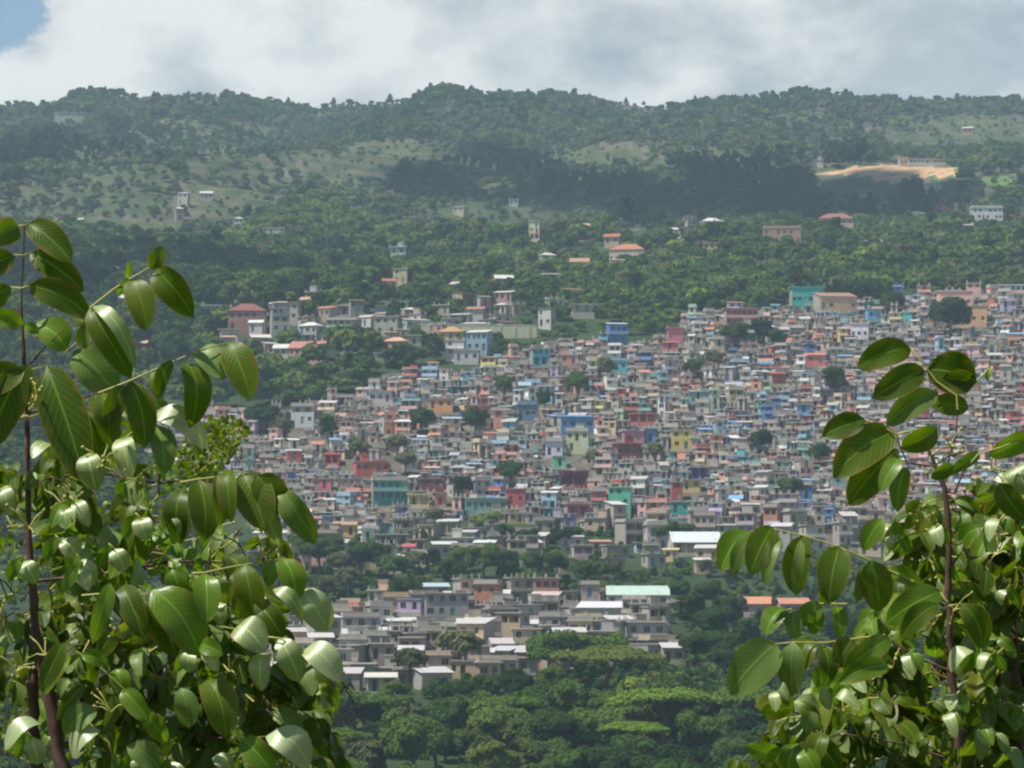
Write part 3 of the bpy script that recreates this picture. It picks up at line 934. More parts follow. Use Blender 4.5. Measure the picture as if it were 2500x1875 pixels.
# villas and institutions among the woods above
V_ = [
    (604, 814, 92, 46, (0.36, 0.19, 0.16), 'hip', (0.30, 0.10, 0.08), 'large brick villa with maroon roof in the woods above the leaves', 2, 'large brick villa'),
    (560, 842, 46, 30, (0.52, 0.42, 0.36), 'slab', (0.5, 0.45, 0.4), 'cream annex with dark openings below the large brick villa', 1, None),
    (683, 822, 44, 52, (0.36, 0.37, 0.34), 'slab', (0.45, 0.45, 0.42), 'grey unfinished three-storey frame beside the large brick villa', 3, None),
    (840, 828, 76, 36, (0.34, 0.36, 0.32), 'terrace', (0.5, 0.5, 0.46), 'flat grey two-storey building among dark trees', 2, 'flat grey woods building'),
    (695, 882, 48, 18, (0.55, 0.5, 0.42), 'gable', (0.82, 0.81, 0.76), 'hall with bright white gabled roof in the woods', 1, 'white-roofed hall'),
    (755, 884, 84, 18, (0.55, 0.35, 0.3), 'gable', (0.58, 0.25, 0.22), 'long building with pink sheet roof beside the white-roofed hall', 1, None),
    (885, 892, 100, 20, (0.52, 0.52, 0.46), 'slab', (0.55, 0.55, 0.5), 'long pale building with flat roof under the grey one', 1, None),
    (720, 848, 90, 14, (0.55, 0.53, 0.45), 'slab', (0.6, 0.58, 0.5), 'low whitish terrace building above the white-roofed hall', 1, None),
    (1104, 842, 60, 22, (0.62, 0.42, 0.18), 'hip', (0.58, 0.34, 0.16), 'ochre villa with orange roof at the edge of the settlement', 1, 'ochre villa'),
    (1112, 880, 44, 26, (0.62, 0.63, 0.62), 'slab', (0.6, 0.6, 0.6), 'white louvred building with striped front below the ochre villa', 2, None),
    (1160, 838, 60, 12, (0.50, 0.52, 0.34), 'tin', (0.55, 0.6, 0.45), 'low pale green building next to the ochre villa', 1, None),
    (950, 714, 34, 20, (0.66, 0.36, 0.20), 'gable', (0.5, 0.2, 0.1), 'small sunlit orange villa with red gable', 1, 'sunlit orange villa'),
    (978, 700, 34, 26, (0.60, 0.52, 0.34), 'slab', (0.6, 0.55, 0.4), 'cream house right behind the sunlit orange villa', 2, None),
    (764, 690, 26, 12, (0.6, 0.4, 0.34), 'gable', (0.45, 0.14, 0.12), 'tiny house with red gabled roof in dark woods', 1, None),
    (605, 722, 36, 16, (0.62, 0.56, 0.38), 'gable', (0.72, 0.70, 0.55), 'cream house with bright roof in woods over the left leaves', 1, None),
    (345, 608, 80, 14, (0.58, 0.56, 0.52), 'tin', (0.55, 0.3, 0.22), 'long white house with orange roof below pale fields', 1, None),
    (455, 628, 44, 12, (0.60, 0.60, 0.58), 'slab', (0.65, 0.65, 0.62), 'flat white house in woods above the drooping leaf pair', 1, None),
    (972, 628, 40, 16, (0.62, 0.66, 0.68), 'slab', (0.66, 0.7, 0.72), 'flat bluish white house high in the woods', 1, None),
    (583, 566, 22, 20, (0.55, 0.55, 0.54), 'hip', (0.6, 0.6, 0.58), 'small pale tower house below the pale field', 2, None),
    (670, 578, 54, 10, (0.55, 0.55, 0.5), 'slab', (0.6, 0.6, 0.55), 'low whitish house under the sloping fields', 1, None),
    (868, 528, 26, 14, (0.62, 0.62, 0.58), 'slab', (0.66, 0.66, 0.62), 'small white cube house at the lower rim of the shade-coloured trees', 1, None),
    (1000, 548, 30, 12, (0.55, 0.52, 0.45), 'tin', (0.6, 0.55, 0.45), 'small beige shed-roofed house under the shade-coloured trees', 1, None),
    (1040, 572, 50, 14, (0.45, 0.44, 0.38), 'slab', (0.55, 0.54, 0.5), 'low stone-coloured house at middle height of the woods', 1, None),
    (1306, 592, 26, 44, (0.62, 0.55, 0.36), 'slab', (0.62, 0.56, 0.4), 'slim cream tower building on the wooded slope', 3, 'slim cream tower'),
    (1255, 505, 22, 10, (0.55, 0.55, 0.52), 'slab', (0.62, 0.62, 0.6), 'tiny white house by the shade-coloured trees', 1, None),
    (1495, 602, 36, 16, (0.55, 0.42, 0.35), 'gable', (0.50, 0.18, 0.12), 'small villa with red gabled roof above the terracotta mansion', 1, None),
    (1535, 648, 86, 30, (0.58, 0.48, 0.38), 'hip', (0.56, 0.24, 0.14), 'mansion with long terracotta roof and cream walls', 1, 'terracotta mansion'),
    (1415, 664, 46, 14, (0.5, 0.36, 0.28), 'gable', (0.55, 0.32, 0.22), 'low brown-roofed house beside the terracotta mansion', 1, None),
    (1655, 584, 46, 12, (0.66, 0.66, 0.62), 'tin', (0.75, 0.75, 0.70), 'low house with bright white sheet roof in the woods', 1, None),
    (1910, 604, 92, 38, (0.38, 0.24, 0.19), 'terrace', (0.42, 0.3, 0.25), 'brown brick apartment building of two floors in the woods', 2, 'brown brick apartments'),
    (1945, 624, 50, 16, (0.60, 0.54, 0.40), 'slab', (0.6, 0.55, 0.45), 'cream building just below the brown brick apartments', 1, None),
    (2040, 574, 86, 34, (0.55, 0.44, 0.38), 'hip', (0.38, 0.14, 0.12), 'villa with broad maroon hipped roof and pale walls', 2, 'maroon-roofed villa'),
    (2408, 560, 74, 46, (0.68, 0.70, 0.70), 'terrace', (0.7, 0.7, 0.7), 'modern white building with blue panels and stacked terraces', 3, 'modern white building'),
    (1995, 408, 28, 10, (0.58, 0.58, 0.55), 'slab', (0.68, 0.68, 0.64), 'small white house left of the orange quarry', 1, None),
    (1832, 462, 42, 8, (0.56, 0.56, 0.48), 'slab', (0.6, 0.6, 0.52), 'low pale roof among the dark trees', 1, None),
    (2204, 406, 20, 16, (0.70, 0.58, 0.34), 'slab', (0.7, 0.6, 0.4), 'small yellow block on the rim of the orange quarry', 1, 'orange quarry'),
    (2262, 406, 90, 8, (0.50, 0.48, 0.42), 'slab', (0.6, 0.58, 0.5), 'long low wall-like building on the quarry rim', 1, None),
    (1985, 342, 30, 9, (0.60, 0.58, 0.48), 'slab', (0.62, 0.6, 0.52), 'pale house high on the mountain slope', 1, None),
    (2050, 355, 40, 12, (0.56, 0.52, 0.40), 'slab', (0.6, 0.56, 0.45), 'beige house high on the mountain beside the pale one', 1, None),
    (2100, 318, 50, 14, (0.44, 0.40, 0.36), 'slab', (0.5, 0.46, 0.42), 'brownish building near the mountain top', 1, None),
    (170, 290, 70, 10, (0.46, 0.47, 0.45), 'slab', (0.52, 0.52, 0.5), 'low grey building under the left mountain top', 1, None),
    (2290, 620, 22, 9, (0.66, 0.68, 0.70), 'slab', (0.7, 0.7, 0.7), 'tiny white house above the settlement top', 1, None),
    (2460, 724, 92, 12, (0.66, 0.67, 0.70), 'slab', (0.80, 0.81, 0.82), 'long white-roofed building on the settlement skyline', 1, 'long skyline building'),
    (1430, 772, 70, 16, (0.44, 0.43, 0.36), 'slab', (0.62, 0.60, 0.42), 'low building with pale yellow roof in the woods above the blue house', 1, None),
    (475, 858, 60, 18, (0.46, 0.48, 0.48), 'slab', (0.5, 0.52, 0.5), 'grey house half hidden behind the arching leaf sprig', 1, None),
]
for (px, row, wp, hp, wall, roof, rc, lab, st, ph) in V_:
    place(px, row, wp, hp, tuple(c * 0.8 for c in wall), roof, tuple(c * 0.85 for c in rc), lab, ph, 'villa', 'villa', 'villas scattered in the woods', st=st, rz=R(((px * 11 + row * 5) % 25) - 12), openp=0.2, lift=0.8)
rg = random.Random(55)
SMALLV = []
for kk in range(700):
    up_ = rg.random() < 0.25 and kk < 400
    px, row = rg.uniform(120, 2480), (rg.uniform(300, 480) if up_ else rg.uniform(480, 880))
    if kk > 400:
        px, row = (rg.uniform(520, 1280), rg.uniform(770, 900)) if kk < 580 else (rg.uniform(1350, 2480), rg.uniform(540, 680))
    if bool(inpoly(SLUM, px, row + 30)) or bool(inpoly(SLUM, px, row)) or bool(inpoly(QUARRY, px, row)) or len(SMALLV) >= (12 if up_ else 135 if kk > 400 else 95) or (row > 700 and px > 1400):
        continue
    x, y, z = hit(px, row)
    w = rg.uniform(3.5, 8.0)
    if any((x - a) ** 2 + (y - b_) ** 2 < (r + w / 2 + (6 if kk < 400 else 2)) ** 2 for a, b_, r, _ in PLACED):
        continue
    cn = rg.choices(['pale grey', 'white', 'sand beige', 'dusty pink', 'brick red', 'powder blue'], [5, 4, 5, 2, 1, 1])[0]
    roof = rg.choices(['slab', 'tin', 'gable', 'hip'], [5, 3, 2, 1])[0]
    rc = jit(rg, rg.choice([(0.5, 0.5, 0.48), (0.33, 0.15, 0.10), (0.42, 0.40, 0.36), (0.4, 0.25, 0.16)]))
    SMALLV.append(dict(x=x, y=y, z=z + 0.6, w=w, px=px, py=row - 8, cn=cn, roof=roof, rc=rc, st=1 if rg.random() < 0.85 else 2, d=w * 0.7, rz=R(rg.gauss(0, 20)), wall=tuple(c * 0.62 for c in jit(rg, PCOL[cn]))))
    PLACED.append((x, y, w / 2 - 1.5, (0, 0, 0, 0)))
LAND_ALL, LAND = LAND, [q for q in LAND if q[2] in [v[9] for v in V_ if v[9]]]
for s_ in SMALLV:
    s_['adj'] = f"{STADJ[s_['st']]} {s_['cn']} {ROOFADJ[s_['roof']]}"
word_labels(SMALLV, 'woods house', '')
LAND = LAND_ALL
for s_ in SMALLV:
    house_thing('villa', house_parts(rg, s_['w'], s_['d'], s_['st'], s_['wall'], s_['roof'], s_['rc'], openp=0.15), (s_['x'], s_['y'], s_['z']), s_['rz'], s_['label'], 'villa', 'villas scattered in the woods')
N_V = len(PLACED)

# valley: blocks, halls and sheds under the slope
GB = 'houses of the valley hamlet'
B_ = [
    (1557, 1482, 150, 22, (0.45, 0.44, 0.40), 'gable', (0.52, 0.68, 0.60), 'long hall with mint green gabled roof', 1, 'mint-roofed hall'),
    (1468, 1525, 104, 40, (0.40, 0.38, 0.34), 'tin', (0.74, 0.75, 0.77), 'grey block house with bright white sloping roof', 1, 'white-roofed block house'),
    (1333, 1490, 62, 34, (0.38, 0.25, 0.18), 'tin', (0.62, 0.50, 0.47), 'brown house with pinkish white roof', 1, 'pinkish-roofed brown house'),
    (1576, 1592, 94, 72, (0.33, 0.32, 0.30), 'slab', (0.42, 0.38, 0.35), 'square grey two-storey house with dark windows by the trees', 2, 'square grey house'),
    (1842, 1505, 74, 20, (0.36, 0.26, 0.25), 'gable', (0.62, 0.28, 0.17), 'long shed with salmon orange roof behind the hanging leaves', 1, 'salmon-roofed shed'),
    (1935, 1505, 70, 20, (0.36, 0.26, 0.25), 'gable', (0.60, 0.27, 0.17), 'second salmon-roofed shed further along behind the leaves', 1, None),
    (1695, 1352, 118, 16, (0.48, 0.44, 0.34), 'gable', (0.70, 0.76, 0.78), 'long barn with pale blue white roof at the foot of the slope', 1, 'pale-roofed barn'),
    (1638, 1370, 36, 22, (0.66, 0.46, 0.26), 'tin', (0.7, 0.55, 0.35), 'small sunlit orange cream house below the pale-roofed barn', 1, None),
    (1465, 1350, 46, 20, (0.48, 0.24, 0.18), 'tin', (0.55, 0.30, 0.22), 'terracotta house at the foot of the slope', 1, 'terracotta foot house'),
    (1570, 1350, 40, 24, (0.36, 0.44, 0.48), 'slab', CONC, 'bluish grey house with white front post', 1, None),
    (842, 1308, 54, 20, (0.60, 0.36, 0.16), 'tin', (0.5, 0.3, 0.18), 'orange fronted shed above the dark trees', 1, 'orange fronted shed'),
    (962, 1332, 82, 26, (0.33, 0.32, 0.29), 'slab', (0.38, 0.37, 0.34), 'long grey block house with slit openings', 1, 'long grey block house'),
    (1122, 1342, 76, 28, (0.38, 0.38, 0.34), 'slab', (0.62, 0.62, 0.56), 'long grey concrete house with light roof edge', 1, 'concrete house with light roof edge'),
    (1184, 1352, 46, 16, (0.50, 0.52, 0.48), 'tin', (0.70, 0.76, 0.72), 'low house with shiny pale teal roof beside the trees', 1, None),
    (1000, 1362, 30, 20, (0.45, 0.44, 0.44), 'gable', (0.52, 0.10, 0.12), 'little white house with red roof', 1, 'little red-roofed house'),
    (1055, 1462, 78, 28, (0.46, 0.44, 0.36), 'tin', (0.50, 0.62, 0.70), 'grey house with pale blue sloping roof', 1, 'pale blue roof'),
    (925, 1470, 54, 24, (0.50, 0.34, 0.24), 'slab', (0.66, 0.62, 0.55), 'brick house with whitish roof edge beside the round dark tree', 1, 'brick house by the round tree'),
    (975, 1485, 44, 24, (0.58, 0.54, 0.46), 'tin', (0.72, 0.70, 0.66), 'cream house with bright roof beside the round dark tree', 1, None),
    (1230, 1500, 70, 28, (0.20, 0.15, 0.24), 'slab', CONC, 'dusky purple house with cream top floor', 1, 'dusky purple house'),
    (660, 1330, 76, 26, (0.50, 0.48, 0.38), 'tin', (0.75, 0.70, 0.60), 'house with bright white and orange roof framed by the leaves', 1, None),
    (980, 1548, 70, 26, (0.36, 0.36, 0.34), 'tin', (0.66, 0.70, 0.66), 'block house with long light awning roof', 1, 'awning-roofed block house'),
    (1090, 1540, 104, 60, (0.20, 0.20, 0.21), 'slab', CONC, 'dark charcoal grey three-storey block', 3, 'charcoal block'),
    (880, 1570, 92, 62, (0.32, 0.31, 0.28), 'terrace', CONC, 'pale grey block with a row of square windows', 2, 'row-windowed grey block'),
    (1170, 1640, 50, 60, (0.45, 0.36, 0.27), 'slab', CONC, 'narrow tan house between the trees', 2, 'narrow tan house'),
    (1070, 1672, 60, 70, (0.50, 0.38, 0.30), 'terrace', CONC, 'peach coloured two-storey house at the forest edge', 2, 'peach house'),
    (860, 1672, 110, 50, (0.24, 0.24, 0.24), 'slab', CONC, 'low dark grey block house beside the small orange patch', 1, 'low dark grey block'),
    (930, 1690, 70, 20, (0.45, 0.44, 0.40), 'tin', (0.70, 0.68, 0.60), 'shed with cream roof at the edge of the forest', 1, None),
    (1285, 1602, 70, 50, (0.44, 0.38, 0.28), 'slab', (0.5, 0.4, 0.3), 'tan house with deep shaded porch', 2, 'deep-porched tan house'),
    (1660, 1602, 50, 34, (0.46, 0.32, 0.22), 'slab', (0.55, 0.5, 0.45), 'brick house with white corner beside the dark trees', 1, None),
    (740, 1640, 60, 44, (0.50, 0.42, 0.33), 'terrace', CONC, 'sandy house with reddish windows behind the curled leaves', 2, 'sandy house'),
]
for (px, row, wp, hp, wall, roof, rc, lab, st, ph) in B_:
    place(px, row, wp, hp, wall, roof, rc, lab, ph, 'valley_house', 'house', GB, st=st, rz=R(((px * 11 + row * 5) % 21) - 10), openp=0.35 if 'porch' in lab else 0.15, dfac=0.8)
N_B = len(PLACED)
rg = random.Random(31)
extra = []
for kk in range(2200):
    row = rg.uniform(1285, 1690)
    px = rg.uniform(560, 1700) if row > 1400 else rg.uniform(620, 2560)
    if not bool(inpoly(HAMLET, px, row - 15)) and not (1285 < row < (1400 if px < 1750 else 1370) and rg.random() < 0.28):
        continue
    x, y, z = hit(px, row)
    w = rg.uniform(3.2, 5.8)
    if any((x - a) ** 2 + (y - b_) ** 2 < (r + w / 2 + 0.1) ** 2 or (abs(x - a) < r + w * 0.3 and -8 < y - b_ < 0) for a, b_, r, _ in PLACED[N_V:]):
        continue
    PLACED.append((x, y, w / 2, (px - w / 2 / y * FPX, px + w / 2 / y * FPX, row - 60, row)))
    cn = rg.choices(['grey block', 'pale grey', 'sand beige', 'salmon', 'lilac', 'white'], [46, 12, 24, 8, 3, 3])[0]
    roof = rg.choices(['slab', 'terrace', 'tin'], [6, 3, 2])[0]
    rc = jit(rg, CONC, 0.15) if roof != 'tin' else jit(rg, (0.42, 0.41, 0.40))
    st = rg.choices([1, 2, 3], [5, 5, 0.3])[0] if row > 1430 else rg.choice([1, 1, 2])
    if any(abs(x - a) < r_ + w / 2 and 0 < b_ - y < 32 for a, b_, r_, s4 in PLACED[N_V:N_B]):
        st = 1
    wall = jit(rg, PCOL[cn], 0.25)
    wall = (wall[0] * 0.80, wall[1] * 0.77, wall[2] * 0.73)
    extra.append(dict(x=x, y=y, z=z, w=w, px=px, py=row - 20, cn=cn, roof=roof, rc=rc, st=st, d=rg.uniform(4, 6), rz=R(rg.gauss(0, 12)), wall=wall, adj=f'{STADJ[st]} {cn} {ROOFADJ[roof]}'))
LAND_ALL, LAND = LAND, [q for q in LAND if q[1] > 1310]
word_labels(extra, 'house', 'houses')
LAND = LAND_ALL
for s_ in extra:
    p = house_parts(rg, s_['w'], s_['d'], s_['st'], s_['wall'], s_['roof'], s_['rc'], openp=0.2)
    house_thing('valley_house', p, (s_['x'], s_['y'], s_['z']), s_['rz'], s_['label'], 'house', GB)
print('valley extra', len(extra))

# long retaining wall with posts above the turquoise house, and the grey wall behind the right sprigs
def wall_thing(px0, px1, row, hpx, col, label, posts):
    a, b_ = hit(px0, row), hit(px1, row)
    A, B = Vector(a), Vector(b_)
    h = hpx * a[1] / FPX
    root = link('garden_wall', None, None, A)
    tag(root, label, 'wall')
    d = B - A
    root.rotation_euler.z = math.atan2(d.y, d.x)
    L = math.hypot(d.x, d.y)
    dz = d.z
    m = MB()
    n = 10
    for i in range(n):
        z0, z1 = dz * i / n, dz * (i + 1) / n
        zz = max(z0, z1)
        m.box(L * i / n, L * (i + 1) / n, -0.15, 0.15, min(z0, z1) - 5, zz + h, 0, col, 'lr' if 0 < i < n - 1 else '')
    m.build('panel', HM, root)
    m = MB()
    m.box(0, L, -0.22, 0.22, max(0, dz) + h + 0.004, max(0, dz) + h + 0.2, 0, tuple(min(0.8, c * 1.15) for c in col))
    m.build('coping', HM, root)
    for i in range(posts):
        m = MB()
        xx = L * (i + 0.5) / posts
        m.box(xx - 0.25, xx + 0.25, -0.3, -0.153, -2, max(0, dz) + h, 0, tuple(c * 0.9 for c in col))
        m.build('pier', HM, root)
    PLACED.append(((A.x + B.x) / 2, (A.y + B.y) / 2, L / 2, None))
    return root


wall_thing(1030, 1310, 826, 30, (0.46, 0.46, 0.32), 'long pale yellowish retaining wall above the edge of the settlement', 8)
wall_thing(1580, 1700, 1618, 18, (0.20, 0.20, 0.20), 'dark grey boundary wall below the square grey house', 4)
wall_thing(1850, 1990, 1762, 14, (0.36, 0.36, 0.38), 'grey boundary wall glimpsed behind the sprigs at the forest edge', 4)

# ---------------------------------------------------------------- trees
def crown_mesh(name, mat, lobes, n, size, seed, flat=0.0, hang=0.0):
    """leaf clumps laid over and inside several lobes; lobes: (x, y, z, rx, ry, rz)"""
    r = np.random.default_rng(seed)
    vol = np.array([l[3] * l[4] + l[3] * l[5] for l in lobes])
    cnt = np.maximum(8, (n * vol / vol.sum()).astype(int))
    P, N = [], []
    for (cx, cy, cz, rx, ry, rz), k in zip(lobes, cnt):
        d = r.normal(size=(k, 3))
        d /= np.linalg.norm(d, axis=1, keepdims=True)
        d[:, 2] = np.where(d[:, 2] < -0.35, -d[:, 2] * 0.6, d[:, 2])
        # uneven shell: bumps and holes
        bump = 0.72 + 0.50 * fbm(d[:, 0] * 2.3 + cx, d[:, 1] * 2.3 + d[:, 2] * 1.7 + cy, seed, 3)
        rad = np.where(r.random(k) < 0.8, r.uniform(0.86, 1.02, k), r.uniform(0.4, 0.86, k)) * bump
        P.append(np.array([cx, cy, cz]) + d * rad[:, None] * np.array([rx, ry, rz]))
        nn = d / np.array([rx, ry, rz]) * min(rx, rz)
        nn /= np.linalg.norm(nn, axis=1, keepdims=True)
        N.append(nn)
    P, N = np.concatenate(P), np.concatenate(N)
    N = N + r.normal(scale=0.30, size=N.shape)
    N[:, 2] += 0.25
    N /= np.linalg.norm(N, axis=1, keepdims=True)
    up = r.normal(size=N.shape)
    u = np.cross(N, up)
    u /= np.linalg.norm(u, axis=1, keepdims=True)
    w = np.cross(N, u)
    sz = size * r.uniform(0.6, 1.35, len(P))[:, None]
    v = np.stack([P - u * sz, P - w * sz * 0.55 + N * sz * 0.12, P + u * sz, P + w * sz * 0.55 - N * sz * 0.10], 1).reshape(-1, 3)
    f = np.arange(len(P) * 4).reshape(-1, 4)
    return mesh(name, v, f, mat)


def lobes_round(seed, R_, H_, k, z0):
    r = random.Random(seed)
    out = [(0, 0, z0 + H_ * 0.5, R_ * 0.62, R_ * 0.62, H_ * 0.5)]
    for i in range(k):
        a = 2 * math.pi * i / k + r.uniform(-0.5, 0.5)
        q = R_ * r.uniform(0.40, 0.66)
        s = R_ * r.uniform(0.24, 0.42)
        out.append((math.cos(a) * q, math.sin(a) * q, z0 + H_ * r.uniform(0.28, 0.85), s, s, s * r.uniform(0.65, 0.95)))
    return out


def lobes_umbrella(seed, R_, H_, k, z0):
    r = random.Random(seed)
    out = []
    for i in range(k):
        a = 2 * math.pi * i / k * 2.4 + r.uniform(-0.4, 0.4)
        q = R_ * math.sqrt((i + 0.4) / k) * 0.82
        s = R_ * r.uniform(0.24, 0.36)
        out.append((math.cos(a) * q, math.sin(a) * q, z0 + H_ * (1.0 - 0.45 * (q / R_) ** 2) + r.uniform(-0.4, 0.4), s * 1.15, s * 1.15, s * r.uniform(0.34, 0.5)))
    return out


def trunk_mesh(name, h, r0, limbs, seed):
    """tapered trunk with limbs reaching into the crown"""
    r = random.Random(seed)
    m = MB()
    top = Vector((r.uniform(-0.3, 0.3), r.uniform(-0.3, 0.3), h))
    m.tube([(0, 0, -1.0), (0.05, 0.03, h * 0.35), top * 0.75, top], [r0 * 1.25, r0, r0 * 0.75, r0 * 0.5], 7)
    for (x, y, z) in limbs:
        s = top * r.uniform(0.55, 0.95)
        e = Vector((x, y, z))
        mid = s.lerp(e, 0.5) + Vector((0, 0, -0.06 * e.length))
        m.tube([s, mid, e], [r0 * 0.5, r0 * 0.32, r0 * 0.1], 5)
    return mesh(name, m.v, m.f, M_BARK, smooth=True)


def kind(seed, shape, R_, H_, trunk, mat, n, size, k=9):
    z0 = trunk
    lb = (lobes_umbrella if shape == 'u' else lobes_round)(seed, R_, H_, k, z0)
    c = crown_mesh('crown', mat, lb, n, size, seed)
    t = trunk_mesh('trunk', z0 + H_ * 0.45, 0.10 + R_ * 0.035, [(l[0] * 0.8, l[1] * 0.8, l[2]) for l in lb[1:7]], seed)
    return dict(c=c, t=t, R=R_, H=z0 + H_)


KINDS = {
    'umbrella': [kind(1, 'u', 8.5, 3.4, 6.0, M_MID, 11000, 0.30, 22), kind(2, 'u', 7.0, 3.0, 5.5, M_MID, 9000, 0.30, 18)],
    'bright': [kind(3, 'u', 8.0, 3.6, 4.5, M_YEL, 11000, 0.30, 24)],
    'dark': [kind(4, 'r', 5.0, 7.0, 2.6, M_DARK, 9000, 0.30, 15), kind(5, 'r', 4.4, 8.0, 2.4, M_DARK, 8500, 0.30, 13), kind(6, 'r', 5.6, 6.2, 2.4, M_DARK, 9500, 0.32, 17)],
    'green': [kind(7, 'r', 5.0, 6.0, 2.4, M_MID, 9000, 0.30, 15), kind(8, 'r', 4.2, 6.8, 2.2, M_MID, 8000, 0.28, 13), kind(12, 'r', 5.4, 5.4, 2.2, M_MID, 9000, 0.30, 18)],
    'olive': [kind(9, 'r', 4.0, 5.2, 2.2, M_OLIVE, 2600, 0.34, 8), kind(10, 'r', 4.6, 5.0, 2.6, M_OLIVE, 3000, 0.34, 10)],
    'yellowish': [kind(11, 'r', 4.2, 4.8, 1.8, M_YEL, 3600, 0.38, 9)],
}
LOOK = {'umbrella': ('spreading flat-topped green', 'umbrella tree'), 'bright': ('bright yellow-green flat-topped', 'umbrella tree'), 'dark': ('dense dark green rounded', 'broadleaf tree'),
        'green': ('mid green bushy', 'broadleaf tree'), 'olive': ('thin olive brownish', 'broadleaf tree'), 'yellowish': ('light yellow-green bushy', 'broadleaf tree')}
TREES = []


def tree(px, row, kd, hpx=None, scale=None, at_xyz=None, zdrop=0.0):
    """foot surveyed at (px, row); hpx: height in survey pixels"""
    r = random.Random(int(px * 3 + row * 17))
    x, y, z = at_xyz or hit(px, row)
    k = r.choice(KINDS[kd])
    s = scale or (hpx * y / FPX / k['H'])
    root = link(LOOK[kd][1].replace(' ', '_'), None, None, (x, y, z - zdrop))
    root.rotation_euler.z = r.uniform(0, 6.28)
    sx = s * r.uniform(0.9, 1.12)
    root.scale = (sx, sx, s * r.uniform(0.92, 1.08))
    link('trunk', k['t'], root)
    link('crown', k['c'], root)
    tx, ty = proj(x, y, z + k['H'] * s * 0.7)
    TREES.append(dict(o=root, px=tx, py=ty, adj=LOOK[kd][0], kd=kd))
    PLACED.append((x, y, k['R'] * s * 0.7, None))
    return root


# lone trees amid the houses
rg = random.Random(9)
for (x, y, z, h, px, row) in TREEXY:
    tree(px, row, rg.choice(['dark', 'dark', 'green', 'olive']), scale=h / 11.5, at_xyz=(x, y, z))
# surveyed trees of the valley band
for px, row, kd, h in [(990, 1505, 'dark', 85), (1000, 1680, 'olive', 98), (1120, 1650, 'olive', 120), (1405, 1650, 'green', 110), (1480, 1640, 'yellowish', 95), (1340, 1650, 'green', 95),
                       (1070, 1500, 'green', 60), (1205, 1300, 'yellowish', 48), (1170, 1305, 'yellowish', 42), (1060, 1290, 'olive', 50), (1230, 1330, 'green', 52), (1290, 1340, 'dark', 46),
                       (1370, 1340, 'dark', 50), (1400, 1335, 'dark', 48), (1640, 1330, 'dark', 58), (1610, 1340, 'green', 52), (1675, 1330, 'dark', 52),
                       (780, 1400, 'dark', 95), (730, 1390, 'dark', 85), (830, 1430, 'olive', 90), (880, 1410, 'green', 80), (850, 1460, 'olive', 75), (700, 1420, 'dark', 80), (930, 1400, 'dark', 70), (800, 1480, 'olive', 70), (760, 1330, 'dark', 60), (720, 1310, 'dark', 55),
                       (1130, 1400, 'green', 70), (1180, 1420, 'green', 80), (1240, 1420, 'dark', 75), (1300, 1420, 'green', 72), (1360, 1425, 'dark', 72), (1420, 1430, 'green', 68), (1110, 1440, 'dark', 70), (1160, 1460, 'green', 62), (1460, 1430, 'dark', 56), (1210, 1470, 'dark', 58), (1280, 1455, 'green', 52), (1340, 1450, 'dark', 52), (1010, 1400, 'olive', 56), (960, 1420, 'green', 60), (1060, 1400, 'dark', 58),
                       (1500, 1420, 'olive', 48), (1450, 1400, 'green', 45),
                       (1690, 1560, 'dark', 110), (1740, 1590, 'dark', 115), (1720, 1500, 'green', 75), (1790, 1560, 'dark', 100), (1830, 1600, 'dark', 95), (1660, 1480, 'green', 62), (1700, 1640, 'dark', 100), (1770, 1660, 'dark', 110), (1850, 1680, 'green', 100), (1900, 1640, 'dark', 90), (1940, 1590, 'dark', 90), (1980, 1640, 'green', 90), (2060, 1600, 'dark', 100), (2150, 1560, 'dark', 90), (2250, 1520, 'dark', 90), (2350, 1500, 'green', 80), (2450, 1500, 'dark', 90), (2060, 1470, 'green', 70), (2180, 1430, 'olive', 65), (2300, 1420, 'dark', 70), (2420, 1400, 'olive', 60), (1990, 1430, 'olive', 60), (1780, 1440, 'olive', 55), (1850, 1420, 'green', 55), (1920, 1400, 'olive', 48), (1730, 1410, 'olive', 46),
                       (500, 1480, 'dark', 80), (400, 1450, 'dark', 80), (300, 1480, 'green', 90), (200, 1450, 'dark', 80), (100, 1480, 'green', 90), (560, 1400, 'green', 70), (620, 1430, 'dark', 75), (450, 1350, 'dark', 60), (330, 1330, 'green', 60), (180, 1340, 'dark', 60), (50, 1350, 'dark', 60),
                       (1520, 1660, 'dark', 70), (1580, 1665, 'green', 60), (1440, 1690, 'dark', 75), (1350, 1700, 'green', 70), (1260, 1690, 'dark', 65), (1200, 1720, 'dark', 70), (960, 1720, 'green', 55)]:
    tree(px, row, kd, h)
# the wood between us and the hamlet
WOOD = [(870, 1700, 'umbrella', 1.0, 566), (1010, 1755, 'green', 1.2, 530), (790, 1770, 'umbrella', 0.95, 528), (1220, 1720, 'green', 1.1, 556), (1620, 1700, 'bright', 0.95, 560), (1545, 1748, 'bright', 0.62, 548), (1720, 1735, 'green', 0.9, 548),
        (1560, 1655, 'yellowish', 1.0, 592), (1650, 1650, 'yellowish', 1.05, 590), (1480, 1690, 'green', 0.9, 580), (1390, 1660, 'green', 0.9, 585), (1180, 1690, 'green', 0.9, 580), (1110, 1660, 'dark', 0.8, 590)]
for px, row, kd, s, D in WOOD:                 # (px, row) is the top of the crown
    p = at(px, row, D)
    k = KINDS[kd][0]
    zt = p.z - k['H'] * s
    g = float(Hgt(p.x, D))
    tree(px, row, kd, scale=s, at_xyz=(p.x, D, min(zt, g + 3)))
r = random.Random(4)
WD = [(t[0], t[1], t[2]) for t in PLACED[-len(WOOD):]]
nw = 0
D = 596.0
